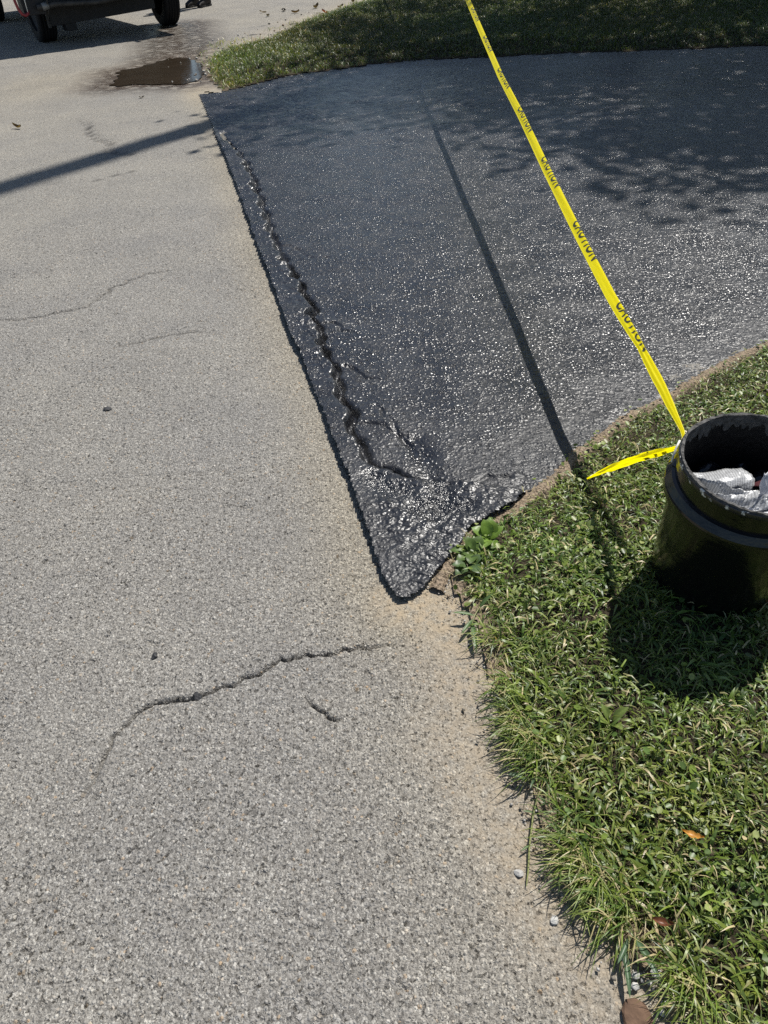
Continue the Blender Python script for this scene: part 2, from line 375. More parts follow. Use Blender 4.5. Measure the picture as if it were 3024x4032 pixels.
def drive_z(P):
    x, y = P[:, 0], P[:, 1]
    z = road_z(P) + .0042
    d, sd_, s = polyline_dist(P, RIDGE); sg = -sd_ * d                # > 0 on the driveway side
    end = smooth01((6.3 - y) / .8)
    jag = .012 * fbm(s * 15, s * 0, 31) + .005 * fbm(s * 48, s * 0, 32, 2)
    z += end * .030 * smooth01((sg + .004 + jag) / .012) * (0.75 + .35 * fbm(s * 6, s * 0 + 2.2, 33))
    z -= end * .030 * np.exp(-((sg + .010 + jag) / (.0105 + .005 * fbm(s * 9, s * 0 + 3.3, 36))) ** 2) * (0.85 + .45 * fbm(s * 12, s * 0 + 7.7, 35))
    z -= end * .022 * smooth01((sg - .10) / .5)                       # the slab falls away again
    for l in LATS:
        dl, _, sl = polyline_dist(P, l); z -= .013 * np.exp(-(dl / .007) ** 2) * (.5 + .5 * fbm(sl * 30, sl * 0, 41)) - .002 * np.exp(-(dl / .03) ** 2)
    for l in WET:
        dl, _, sl = polyline_dist(P, l); z -= .009 * np.exp(-(dl / .035) ** 2)
    de, _, s2 = polyline_dist(P, DRIVE_BOT)
    z += .006 * np.exp(-(de / .05) ** 2) * (.4 + .6 * fbm(s2 * 14, s2 * 0, 45)) + .003 * fbm(x * 16, y * 16, 47) * np.exp(-(de / .14) ** 2)
    z += .004 * fbm(x * 2.3, y * 2.3, 50)
    return z

def near_z(P):
    d1, _, _ = polyline_dist(P, NEAR_EDGE); d2, _, _ = polyline_dist(P, soil_line); d = np.minimum(d1, d2)
    return .008 + .042 * smooth01(d / .42) + .004 * fbm(P[:, 0] * 9, P[:, 1] * 9, 60) * smooth01(d / .1)

def far_z(P):
    d1, _, _ = polyline_dist(P, FAR_EDGE); d2, _, _ = polyline_dist(P, DRIVE_TOP); d = np.minimum(d1, d2)
    return .008 + .05 * smooth01(d / .5) + .02 * fbm(P[:, 0] * .8, P[:, 1] * .8, 61) * smooth01(d / .6)

def grids(zones, test, zf, lower=.003):
    """a height sheet made of grid zones, fine ones first, coarser ones filling in around them"""
    Vs, Fs, off, prev = [], [], 0, []
    for lv, (x0, x1, y0, y1, st) in enumerate(zones):
        nx, ny = int(round((x1 - x0) / st)), int(round((y1 - y0) / st))
        X, Y = np.meshgrid(np.linspace(x0, x1, nx + 1), np.linspace(y0, y1, ny + 1), indexing='ij')
        P = np.c_[X.ravel(), Y.ravel()]; cx_, cy_ = (X[:-1, :-1] + X[1:, 1:]).ravel() / 2, (Y[:-1, :-1] + Y[1:, 1:]).ravel() / 2
        C = np.c_[cx_, cy_]; keep = test(C, st)
        for (a, b, c, d) in prev:
            keep &= ~((C[:, 0] > a + st * .5) & (C[:, 0] < b - st * .5) & (C[:, 1] > c + st * .5) & (C[:, 1] < d - st * .5))
        prev.append((x0, x1, y0, y1))
        I = np.arange((nx + 1) * (ny + 1)).reshape(nx + 1, ny + 1)
        Q = np.stack([I[:-1, :-1].ravel(), I[1:, :-1].ravel(), I[1:, 1:].ravel(), I[:-1, 1:].ravel()], 1)[keep]
        used = np.unique(Q); mp = np.full(len(P), -1); mp[used] = np.arange(len(used))
        z = zf(P[used])
        if lv:                                                        # the overlap strip tucks under the finer zone
            (a, b, c, d) = prev[lv - 1]; u = P[used]
            z = z - lower * ((u[:, 0] > a - 1e-4) & (u[:, 0] < b + 1e-4) & (u[:, 1] > c - 1e-4) & (u[:, 1] < d + 1e-4))
        Vs.append(np.c_[P[used], z]); Fs.append(mp[Q] + off); off += len(used)
    return np.concatenate(Vs), np.concatenate(Fs)

def jitter(P, a, f, seed):
    return P + a * np.c_[fbm(P[:, 0] * f, P[:, 1] * f, seed), fbm(P[:, 0] * f, P[:, 1] * f, seed + 5)]

# ------------------------------------------------------------------ ground, road, driveway, lawns
pyd('ground', [(-300, -300, -.06), (300, -300, -.06), (300, 300, -.06), (-300, 300, -.06)], [(0, 1, 2, 3)], simple('rough_turf', (.06, .085, .03), .95, .1, var=.35, vscale=1.5))['kind'] = 'structure'

def road_test(C, st):
    k = np.ones(len(C), bool)
    if st < 1:
        for poly, rim in ((DRIVE, .03 + st), (NEAR, .06 + st), (FAR, .10 + st)):
            ins = inside(C, poly); e = np.asarray(poly + poly[:1]); 
            if ins.any():
                d, _, _ = polyline_dist(C[ins], e); t = np.zeros(len(C), bool); t[np.where(ins)[0][d > rim]] = True; k &= ~t
    return k
V, F = grids([(-1.17, .62, .2, 1.76, .0031), (-1.95, .65, .2, 4.1, .0075), (-5.5, 1.6, -.4, 15.2, .045), (-14, 14, -8, 34, .5)], road_test, road_z)
P = V[:, :2]
dn, _, _ = polyline_dist(P, NEAR_EDGE); dd, _, _ = polyline_dist(P, ROAD_EDGE); df, _, _ = polyline_dist(P, FAR_EDGE); dpd, _, _ = polyline_dist(P, PUDDLE + PUDDLE[:1])
dtip, _, _ = polyline_dist(P, [(.02, 1.17), (.12, 1.2), (.17, 1.1)])
dirt = np.clip(1.25 - dn / (.080 + .07 * (fbm(P[:, 0] * 5, P[:, 1] * 5, 71) + 1)), 0, 1) + np.clip(1 - df / .55, 0, 1) * .9 + np.clip(1.1 - dpd / .5, 0, 1) * (P[:, 1] > 8) * .6 + np.clip(1 - dtip / .10, 0, 1) * .9
tan_ = np.exp(-(dd / .13) ** 2) * .9 + np.exp(-(dn / .28) ** 2) * .7 + smooth01((P[:, 1] - 2.5) / 6) * .30 + .8 * np.exp(-(((P[:, 0] + 3.05) / .5) ** 2 + ((P[:, 1] - 8.6) / .9) ** 2))
wet = np.where(inside(P, PUDDLE), 1, np.clip(1.25 - dpd / .40, 0, 1)) * (P[:, 1] > 7)
dw, _, _ = polyline_dist(P, [(-1.95, 9.3), (-2.05, 10.6), (-2.3, 11.9), (-2.4, 12.6)]); wet = np.maximum(wet, np.clip(1.7 - dw / .42, 0, 1))
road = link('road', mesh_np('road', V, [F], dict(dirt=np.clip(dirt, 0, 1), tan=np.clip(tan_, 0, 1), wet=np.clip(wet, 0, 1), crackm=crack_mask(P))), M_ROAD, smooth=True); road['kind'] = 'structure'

def drive_test(C, st):
    j = jitter(jitter(C, .007, 9, 82), .005, 75, 80) if st < .02 else C
    return inside(j, DRIVE) & ~((C[:, 1] > 7.42) & (C[:, 0] < -1.15))
V, F = grids([(-.62, 1.62, 1.15, 3.3, .0046), (-1.2, 3.0, 1.15, 5.7, .0105), (-1.5, -.3, 5.65, 7.9, .016), (-1.5, 7.5, 1.1, 8.4, .045), (-1.5, 12.1, 1.1, 8.4, .2)], drive_test, drive_z)
P = V[:, :2]
de, _, _ = polyline_dist(P, DRIVE_BOT); d_, s_, q_ = polyline_dist(P, RIDGE); strip = np.where(-s_ * d_ < 0, 1.0, 0.0)
pool = np.zeros(len(P))
for l in WET:
    dl, _, _ = polyline_dist(P, l); pool = np.maximum(pool, np.clip(1.25 - dl / .055, 0, 1))
dre, _, _ = polyline_dist(P, ROAD_EDGE)
thin = np.clip(strip * smooth01((6.2 - P[:, 1]) / .6) * .85 + np.exp(-(dre / .04) ** 2), 0, 1)
coarse = np.clip(.55 * np.exp(-(de / .22) ** 2) + .4 * strip * smooth01((1.95 - P[:, 1]) / .5) + .45 * smooth01(P[:, 0] / .8) + .25 * fbm(P[:, 0] * 2.5, P[:, 1] * 2.5, 90) + .18, 0, 1)
drive = link('driveway', mesh_np('driveway', V, [F], dict(pool=pool, coarse=coarse, thin=thin, dull=np.clip(thin * smooth01((2.1 - P[:, 1]) / .5) + .8 * np.exp(-(de / .16) ** 2), 0, 1) * (1 - .8 * pool))), M_SEAL, smooth=True)
drive['kind'] = 'structure'

V, F = grids([(.08, 1.9, .15, 2.7, .014), (.0, 12, -3.5, 3.4, .12)], lambda C, st: inside(C, NEAR), near_z)
d1, _, _ = polyline_dist(V[:, :2], NEAR_EDGE); d2, _, _ = polyline_dist(V[:, :2], soil_line)
o = link('lawn_soil', mesh_np('lawn_soil', V, [F], dict(bare=np.clip(1.1 - np.minimum(d1, d2) / .055, 0, 1))), M_SOIL, smooth=True); o['kind'] = 'structure'
V, F = grids([(-1.7, 7, 7.3, 16, .06), (-1.7, 14, 7.2, 24, .4)], lambda C, st: inside(C, FAR), far_z)
d1, _, _ = polyline_dist(V[:, :2], FAR_EDGE)
o = link('lawn_soil', mesh_np('lawn_soil', V, [F], dict(bare=np.clip(.6 - d1 / .2, 0, 1))), M_SOIL, smooth=True); o['kind'] = 'structure'
# ribbon of bare earth along the driveway's lower edge, and soil that has crept over the road edge
def strip_mesh(name, line, off0, off1, mat, seed, z0):
    ln = wiggle(line, .015, .0, seed); n = len(ln); t = np.gradient(ln, axis=0); t /= np.linalg.norm(t, axis=1)[:, None] + 1e-9; nv = np.c_[-t[:, 1], t[:, 0]]
    V = []; K = 7; s = np.cumsum(np.r_[0, np.linalg.norm(np.diff(ln, axis=0), axis=1)])
    for k in range(K):
        f = k / (K - 1); wob = .012 * fbm(s * 18, s * 0 + k * .3, seed)
        q = ln + nv * (off0 + (off1 - off0) * f + wob)[:, None]
        V.append(np.c_[q, z0 + .007 * math.sin(math.pi * f) + .003 * fbm(q[:, 0] * 40, q[:, 1] * 40, seed) - (.006 if k in (0, K - 1) else 0)])
    V = np.concatenate(V); I = np.arange(K * n).reshape(K, n)
    F = np.stack([I[:-1, :-1].ravel(), I[:-1, 1:].ravel(), I[1:, 1:].ravel(), I[1:, :-1].ravel()], 1)
    o = link(name, mesh_np(name, V, [F], dict(bare=np.ones(len(V)))), mat, smooth=True); o['kind'] = 'structure'; return o
strip_mesh('soil_edge', [p for p in DRIVE_BOT[2:-3]], -.035, .004, M_SOIL, 101, .0075)

# puddle of brown water by the verge
b = NB('muddy_water'); b.set(Base_Color=b.mix(b.noise(5, 4), (.020, .015, .010), (.042, .031, .021)), Roughness=.10, Specular_IOR_Level=.4, IOR=1.33); b.bump(b.noise(9, 3), .002, .5)
ln = wiggle(PUDDLE + PUDDLE[:1], .06, .018, 55)[:-1]
o = pyd('puddle', [(x, y, .0075) for x, y in ln], [tuple(range(len(ln)))], b.m); o['kind'] = 'structure'

# ------------------------------------------------------------------ grass
GREENS = np.array([(.110, .160, .026), (.150, .195, .036), (.085, .140, .030), (.235, .270, .090), (.160, .220, .038), (.055, .092, .020)])
STRAW = np.array([(.46, .38, .21), (.38, .33, .17), (.32, .30, .13)])
def blades(P, z, L, W, lean, az, tint, curl=.5, lv=4):
    """tapered bent ribbons; all arrays per blade"""
    n = len(P); ts = np.array({4: [0, .38, .74, 1], 3: [0, .55, 1]}[lv]); ws = np.array({4: [.75, 1, .72, .0], 3: [.85, .8, 0]}[lv])
    d = np.c_[np.sin(az), np.cos(az)]; tw = rng.normal(0, .5, n); V = []; C = []
    for i, t in enumerate(ts):
        ang = lean * (.45 + .55 * t) + curl * t * t * rng.uniform(.2, 1, n) * 0 + curl * t * t
        hor = L * t * np.sin(ang); ver = L * t * np.cos(ang)
        c = np.c_[P + d * hor[:, None], z + ver]
        a2 = az + math.pi / 2 + tw * (0.3 + t); wv = np.c_[np.sin(a2), np.cos(a2), .35 * np.sin(tw * 2)] * (W * ws[i] / 2)[:, None]
        if i < len(ts) - 1: V += [c - wv, c + wv]; C += [tint, tint]
        else: V += [c]; C += [tint]
    m = len(V); V = np.stack(V, 1).reshape(-1, 3); C = np.stack(C, 1).reshape(-1, 3); o_ = (np.arange(n) * m)[:, None]
    Q = [o_ + np.array([[2 * i, 2 * i + 1, 2 * i + 3, 2 * i + 2]]) for i in range(len(ts) - 2)]
    return V, np.concatenate(Q), o_ + np.array([[m - 3, m - 2, m - 1]]), C

def discs(P, z, r_, tilt, az, tint, asp=1.0):
    n = len(P); k = 6; a = np.linspace(0, 2 * np.pi, k, endpoint=False)
    lx = np.cos(a)[None] * r_[:, None]; ly = np.sin(a)[None] * r_[:, None] * asp; lz = -.25 * (np.cos(a)[None] ** 2) * r_[:, None]
    ct, st = np.cos(tilt)[:, None], np.sin(tilt)[:, None]; ca, sa = np.cos(az)[:, None], np.sin(az)[:, None]
    x1 = lx * ct + lz * st; z1 = -lx * st + lz * ct
    X = P[:, :1] + x1 * ca - ly * sa; Y = P[:, 1:] + x1 * sa + ly * ca; Z = z[:, None] + z1
    V = np.stack([X, Y, Z], -1).reshape(-1, 3); o_ = (np.arange(n) * k)[:, None]
    return V, o_ + np.array([[0, 1, 2, 3]]), o_ + np.array([[0, 3, 4, 5]]), np.repeat(tint, k, 0)

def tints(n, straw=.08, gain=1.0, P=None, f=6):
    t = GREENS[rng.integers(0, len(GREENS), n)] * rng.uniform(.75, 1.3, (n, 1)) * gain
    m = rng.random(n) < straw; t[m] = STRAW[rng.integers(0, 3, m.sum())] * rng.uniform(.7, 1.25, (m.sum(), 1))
    if P is not None:
        k = fbm(P[:, 0] * f, P[:, 1] * f, 201); t = t * (1 + .28 * k)[:, None]; t[:, 0] *= 1 + .25 * fbm(P[:, 0] * f * .5, P[:, 1] * f * .5, 211)
    return t

class Pile:
    def __init__(s): s.V, s.Q, s.T, s.C, s.o = [], [], [], [], 0
    def add(s, V, Q, T, C):
        s.V.append(V); s.Q.append(Q + s.o)
        (s.T if T.shape[1] == 3 else s.Q).append(T + s.o); s.C.append(C); s.o += len(V)
    def build(s, name, mat, parent=None):
        fs = [np.concatenate(s.Q)] + ([np.concatenate(s.T)] if s.T else [])
        return link(name, mesh_np(name, np.concatenate(s.V), fs, colors=dict(tint=np.concatenate(s.C))), mat, parent, True)

BUCKET = Vector((.733, 1.153, .045)); BN = Vector((.003, -.11, 1)).normalized()
def scatter(n, x0, x1, y0, y1, poly, dens=None):
    P = np.c_[rng.uniform(x0, x1, n), rng.uniform(y0, y1, n)]; k = inside(P, poly)
    if poly is NEAR: k &= (P[:, 0] < .42 + .50 * P[:, 1]) | (rng.random(n) < .16)
    if dens is not None: k &= rng.random(n) < dens(P)
    return P[k]
def off_bucket(P):
    return P[np.hypot(P[:, 0] - BUCKET.x, P[:, 1] - BUCKET.y + .01) > .126]

def edge_d(P):
    a, _, _ = polyline_dist(P, NEAR_EDGE); b_, _, _ = polyline_dist(P, soil_line); return a, b_
pile = Pile()
def near_dens(P):
    a, b_ = edge_d(P); d = np.minimum(a, b_)
    rag = .022 + .030 * fbm(P[:, 0] * 17, P[:, 1] * 17, 221)
    return np.clip((d - rag) / .035, .04, 1) * np.clip(.72 + .75 * fbm(P[:, 0] * 16, P[:, 1] * 16, 220), .18, 1)
for (n, L0, L1, W0, W1, l0, l1, straw, cu) in ((150000, .016, .042, .0014, .0030, .15, 1.25, .07, .45), (52000, .020, .052, .0034, .0074, .30, 1.40, .02, .6)):
    P = off_bucket(scatter(n, .1, 2.3, .1, 2.9, NEAR, near_dens)); m = len(P); a, b_ = edge_d(P)
    L = rng.uniform(L0, L1, m) * (1 + .40 * np.exp(-(a / .10) ** 2) - .30 * np.exp(-(b_ / .25) ** 2)); L *= 1 + .25 * fbm(P[:, 0] * 8, P[:, 1] * 8, 230)
    L = np.where(P[:, 1] > 1.6, L * .75, L)
    az = rng.uniform(0, 2 * math.pi, m); near_e = rng.random(m) < .30 * np.exp(-(a / .09) ** 2)
    az = np.where(near_e, -math.pi / 2 - .25 + rng.normal(0, .55, m), az)
    st = straw + .22 * np.exp(-(np.minimum(a, b_) / .06) ** 2).mean()
    t = tints(m, st * .7, 1.0, P); es = rng.random(m) < .30 * np.exp(-(a / .05) ** 2); t[es] = STRAW[rng.integers(0, 3, es.sum())]
    pile.add(*blades(P, near_z(P) - .003, L, rng.uniform(W0, W1, m), rng.uniform(l0, l1, m), az, t, cu))
# long tufts that lean out over the road
for (tx, ty, k) in ((.225, .845, 120), (.232, .79, 170), (.246, .74, 90), (.272, .565, 170), (.290, .515, 200), (.312, .465, 110), (.225, .91, 70), (.215, 1.03, 40), (.385, .37, 90), (.40, .33, 60), (.275, .63, 50)):
    P = np.c_[rng.normal(tx + .012, .014, k), rng.normal(ty, .018, k)]; m = k
    pile.add(*blades(P, near_z(P) - .004, rng.uniform(.045, .092, m), rng.uniform(.0014, .0034, m), rng.uniform(.25, 1.30, m), -math.pi / 2 - .45 + rng.normal(0, .95, m), tints(m, .20, 1.05), .45))
# fallen straw and clippings lying flat in the turf
P = off_bucket(scatter(26000, .1, 2.3, .1, 2.9, NEAR, near_dens)); m = len(P)
pile.add(*blades(P, near_z(P) + rng.uniform(.004, .030, m), rng.uniform(.010, .036, m), rng.uniform(.0014, .0046, m), rng.uniform(1.2, 1.65, m), rng.uniform(0, 6.28, m), tints(m, .38), 0.05, 3))
P = scatter(2600, .1, .62, .15, 1.36, NEAR, lambda P: np.exp(-(np.minimum(*edge_d(P)) / .045) ** 2)); m = len(P)
pile.add(*blades(P, near_z(P) + rng.uniform(-.002, .012, m), rng.uniform(.015, .055, m), rng.uniform(.0008, .0018, m), rng.uniform(1.2, 1.62, m), rng.uniform(0, 6.28, m), tints(m, .9), .1))
# clover and other small round leaves among the blades
P = off_bucket(scatter(15000, .12, 2.2, .15, 2.8, NEAR, lambda P: np.clip(.35 + fbm(P[:, 0] * 5, P[:, 1] * 5, 240) * 1.3, .05, 1))); m = len(P)
pile.add(*discs(P, near_z(P) + rng.uniform(.010, .034, m), rng.uniform(.0035, .0085, m), rng.normal(0, .5, m), rng.uniform(0, 6.28, m), tints(m, .04, 1.05), rng.uniform(.55, 1.0, 1)[0]))
tag(pile.build('lawn_grass', M_GRASS), 'mown sunlit lawn grass around the black bucket', 'grass', kind='stuff')

pile = Pile()
def far_dens(P):
    a, _, _ = polyline_dist(P, FAR_EDGE); b_, _, _ = polyline_dist(P, DRIVE_TOP)
    return np.clip(.3 + np.minimum(a, b_) / .12, 0, 1) * np.clip(1.35 - (P[:, 1] - 7) / 12, .35, 1)
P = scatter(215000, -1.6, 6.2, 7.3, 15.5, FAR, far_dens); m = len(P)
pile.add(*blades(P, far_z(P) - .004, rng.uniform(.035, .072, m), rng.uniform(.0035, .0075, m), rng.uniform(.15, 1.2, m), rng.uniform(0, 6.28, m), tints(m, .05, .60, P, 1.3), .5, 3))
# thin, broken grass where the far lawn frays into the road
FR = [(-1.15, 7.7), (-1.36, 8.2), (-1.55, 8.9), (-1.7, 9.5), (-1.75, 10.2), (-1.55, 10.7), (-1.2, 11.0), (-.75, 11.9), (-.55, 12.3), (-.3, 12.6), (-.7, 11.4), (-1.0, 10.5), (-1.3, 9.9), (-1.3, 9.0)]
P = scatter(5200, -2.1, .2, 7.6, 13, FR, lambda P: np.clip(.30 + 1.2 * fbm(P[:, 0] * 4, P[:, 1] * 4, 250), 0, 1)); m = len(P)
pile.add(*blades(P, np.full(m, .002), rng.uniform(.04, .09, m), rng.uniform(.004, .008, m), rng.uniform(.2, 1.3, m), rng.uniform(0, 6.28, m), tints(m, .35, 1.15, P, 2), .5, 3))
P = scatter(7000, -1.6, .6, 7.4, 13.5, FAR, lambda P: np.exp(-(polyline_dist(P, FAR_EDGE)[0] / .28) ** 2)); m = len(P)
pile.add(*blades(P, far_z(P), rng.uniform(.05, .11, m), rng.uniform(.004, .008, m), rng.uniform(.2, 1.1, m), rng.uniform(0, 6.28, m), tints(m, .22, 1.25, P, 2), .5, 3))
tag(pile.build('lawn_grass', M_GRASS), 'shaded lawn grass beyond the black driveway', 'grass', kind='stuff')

# ------------------------------------------------------------------ materials for objects
M_BLACKPL = simple('black_plastic', (.0050, .0052, .0052), .16, .5, bump=(45, .0012))
M_INNER = simple('sealer_splashed_plastic', (.006, .006, .006), .65, .3, bump=(60, .004))
M_CAKE = simple('dried_sealer', (.075, .073, .069), .75, .35, bump=(110, .006), var=.6, vscale=70)
b = NB('scuff_and_glint_lip'); k_ = b.rng(b.noise(55, 4, .6), .56, .62); b.set(Base_Color=b.mix(k_, (.02, .02, .02), (.60, .60, .57)), Roughness=.32); M_LIP = b.m  # noise flecks paint edge highlights and bare plastic into the lip colour
M_WHITE = simple('white_plastic', (.72, .72, .68), .4)
M_RUBBER = simple('tyre_rubber', (.014, .014, .015), .8, .3, bump=(60, .003))
M_DARKSTEEL = simple('dark_painted_steel', (.016, .016, .018), .55, .4, bump=(30, .003), var=.4)
M_GREYSTEEL = simple('dusty_steel', (.045, .043, .04), .6, .4, var=.4)
M_RED = simple('red_rubber', (.30, .035, .04), .45)
M_BARK = simple('bark', (.10, .075, .055), .95, .1, bump=(14, .03), var=.4)
M_POLE = simple('weathered_timber', (.17, .125, .085), .9, .15, bump=(25, .01), var=.3)
M_SKIN = simple('skin', (.45, .27, .19), .5)
M_DENIM = simple('denim', (.03, .045, .085), .9, .1, var=.2)
M_SHIRT = simple('grey_cotton', (.16, .16, .17), .95, .1)
M_BOOT = simple('dark_boot_leather', (.022, .019, .017), .65, .3)
M_SOLE = simple('boot_sole', (.03, .028, .025), .8)
M_HAIR = simple('dark_hair', (.02, .014, .01), .6)
M_ORANGELAMP = simple('red_lens', (.45, .02, .015), .25)
M_TREELEAF = leafy('tree_leaves', .35, .5)

# caution tape: thin yellow film that glows a little where the sun shines through
b = NB('yellow_film'); b.set(Base_Color=(.97, .86, .004), Roughness=.32, Specular_IOR_Level=.45)
b.bump(b.n('TexNoise', Vector=b.mapped((60, 12, 60)), Scale=1.0, Detail=3.0).outputs[0], .002)
tr = b.n('BsdfTranslucent', Color=(.99, .88, .003, 1)); ms = b.n('MixShader', _0=.55)
b.t.links.new(b.p.outputs[0], ms.inputs[1]); b.t.links.new(tr.outputs[0], ms.inputs[2]); b.t.links.new(ms.outputs[0], b.out.inputs[0]); M_TAPE = b.m
M_INK = simple('black_print', (.030, .030, .010), .35)

# ------------------------------------------------------------------ trees, pole and stake that stand just outside the frame and shade the drive
def add_tree(base, height, trunk_r, lobes, nleaf, lsize, label, seed, limbs=7, avoid=None):
    r_ = np.random.default_rng(seed); root = empty('tree', base); tag(root, label, 'tree')
    bx, by = base[0], base[1]
    ph = r_.uniform(0, 6, 3)
    path = [(0.12 * math.sin(ph[0] + z), 0.12 * math.cos(ph[1] + z) - .12, z) for z in np.linspace(-.1, height * .72, 9)]
    V, F = tube_data(path, [trunk_r * (1.35 if i == 0 else 1.0 - .085 * i) for i in range(9)], 14); off = len(V)
    for k, (lx, ly, lz, lr) in enumerate(lobes[:limbs]):
        st = Vector(path[3 + k % 4]); en = Vector((lx, ly, lz)); mid = st.lerp(en, .5) + Vector((0, 0, .35))
        v2, f2 = tube_data([st, st.lerp(mid, .5) + Vector((0, 0, .1)), mid, mid.lerp(en, .6), en], [trunk_r * .42, trunk_r * .33, trunk_r * .24, trunk_r * .15, trunk_r * .06], 8)
        V += v2; F += [tuple(i + off for i in f) for f in f2]; off = len(V)
    pyd('trunk', V, F, M_BARK, root, True)
    wts = np.array([l[3] ** 2.4 for l in lobes]); wts /= wts.sum(); P = []
    idx = r_.choice(len(lobes), nleaf, p=wts); L = np.array(lobes)[idx]
    # leaves gather on twigs: pick twig centres in each lobe, then leaves round them
    ntw = max(200, nleaf // 34); ti = r_.choice(len(lobes), ntw, p=wts); TL = np.array(lobes)[ti]
    dv = r_.normal(size=(ntw, 3)); dv /= np.linalg.norm(dv, axis=1)[:, None]; rad = r_.uniform(.25, 1, ntw) ** .55
    T = TL[:, :3] + dv * (rad * TL[:, 3])[:, None] * np.array([1, 1, .72])
    g = T[r_.integers(0, ntw, nleaf)] + r_.normal(size=(nleaf, 3)) * np.array([.27, .27, .17]) * (lsize / .13)
    if avoid is not None:
        k = np.hypot(g[:, 0] + bx - avoid[0], g[:, 1] + by - avoid[1]) > .45; g = g[k]
    n = len(g); s = lsize * r_.uniform(.6, 1.25, n); az = r_.uniform(0, 6.28, n); ti_ = r_.normal(0, .55, n); ro = r_.normal(0, .5, n)
    u = np.c_[np.cos(az) * np.cos(ti_), np.sin(az) * np.cos(ti_), np.sin(ti_)]; v = np.c_[-np.sin(az) * np.cos(ro), np.cos(az) * np.cos(ro), np.sin(ro)]
    Vl = np.stack([g - u * s[:, None] * .5, g + v * s[:, None] * .30, g + u * s[:, None] * .5, g - v * s[:, None] * .30], 1).reshape(-1, 3)
    Q = np.arange(n * 4).reshape(n, 4); tt = np.array([(.045, .085, .018), (.06, .105, .022), (.035, .07, .016)])[r_.integers(0, 3, n)] * r_.uniform(.8, 1.25, (n, 1))
    c = link('crown', mesh_np('crown', Vl, [Q], colors=dict(tint=np.repeat(tt, 4, 0))), M_TREELEAF, root); c['kind'] = 'stuff'
    return root

POLE = (3.95, 12.05)
lob = [(-.3, -.4, 7.4, 3.0), (-2.1, -1.7, 6.6, 1.9), (-2.2, .2, 6.5, 1.9), (-.2, -3.3, 6.4, 2.3), (1.9, -2.8, 6.5, 2.4), (2.8, .3, 6.8, 2.2), (1.2, 2.6, 7.0, 2.2), (-1.6, 2.6, 7.2, 2.3), (-4.6, -3.1, 5.0, .75), (-3.4, -1.7, 5.3, 1.0), (-.9, -4.2, 5.6, 1.2), (.9, -4.4, 5.7, 1.4), (-.2, .2, 9.0, 2.0), (2.9, -4.0, 5.8, 1.3), (-2.4, 2.0, 6.8, 1.6), (-1.2, -4.4, 5.6, 1.0)]
add_tree((6.15, 11.85, 0), 9.5, .24, lob, 40000, .15, 'broad green tree whose crown shades the far lawn and driveway', 31, 10, POLE)
def add_shrub(base, rr, hh, label, seed):
    r_ = np.random.default_rng(seed); root = empty('shrub', base); tag(root, label, 'shrub', None); n = 5200
    for k in range(3): tube('stem', [(0, 0, -.05), (.1 * math.cos(k * 2.1), .1 * math.sin(k * 2.1), hh * .3), (.45 * rr * math.cos(k * 2.1), .45 * rr * math.sin(k * 2.1), hh * .7)], [.05, .04, .015], M_BARK, root, 8)
    d = r_.normal(size=(n, 3)); d /= np.linalg.norm(d, axis=1)[:, None]; q = r_.uniform(.35, 1, n) ** .5; lump = 1 + .22 * fbm(np.arctan2(d[:, 1], d[:, 0]) * 2, d[:, 2] * 3, seed)
    g = d * (q * lump)[:, None] * np.array([rr, rr, hh * .52]) + np.array([0, 0, hh * .52]); g = g[g[:, 2] > .03]; n = len(g)
    u = r_.normal(size=(n, 3)); u /= np.linalg.norm(u, axis=1)[:, None]; v = np.cross(u, r_.normal(size=(n, 3))); v /= np.linalg.norm(v, axis=1)[:, None]; sz = r_.uniform(.10, .2, n)[:, None]
    Vl = np.stack([g - u * sz * .5, g + v * sz * .3, g + u * sz * .5, g - v * sz * .3], 1).reshape(-1, 3); tt = np.array([(.04, .075, .018), (.055, .095, .02)])[r_.integers(0, 2, n)] * r_.uniform(.8, 1.2, (n, 1))
    c = link('foliage', mesh_np('foliage', Vl, [np.arange(n * 4).reshape(n, 4)], colors=dict(tint=np.repeat(tt, 4, 0))), M_TREELEAF, root); c['kind'] = 'stuff'
for i, (x, y, rr, hh, lab) in enumerate([(4.6, 19.5, 1.9, 3.4, 'big shrub at the back of the shaded lawn by the utility pole'), (8.2, 18.3, 2.0, 3.6, 'big shrub behind the broad tree on the lawn'), (11.8, 16.6, 2.0, 3.3, 'shrub where the lawn meets the end of the driveway'), (14.6, 13.2, 2.0, 3.2, 'shrub beside the upper end of the black driveway'), (15.6, 9.2, 2.0, 3.0, 'shrub standing across the end of the black driveway')]):
    add_shrub((x, y, 0), rr, hh, lab, 140 + i)
for i, (x, y, hh, lab) in enumerate([(-13, 34, 9, 'tall tree beyond the road past the parked truck'), (-4, 38, 11, 'round tree standing behind the street corner'), (5, 36, 10, 'dense tree behind the far lawn'), (14, 31, 9, 'wide tree at the end of the black driveway'), (-21, 26, 9, 'spreading tree beside the road verge')]):
    r2 = np.random.default_rng(70 + i)
    lb = [(r2.normal(0, 1.5), r2.normal(0, 1.5), hh * r2.uniform(.38, .85), r2.uniform(1.6, 2.6)) for _ in range(9)]
    add_tree((x, y, 0), hh, .22, lb, 5200, .34, lab, 80 + i, 6)

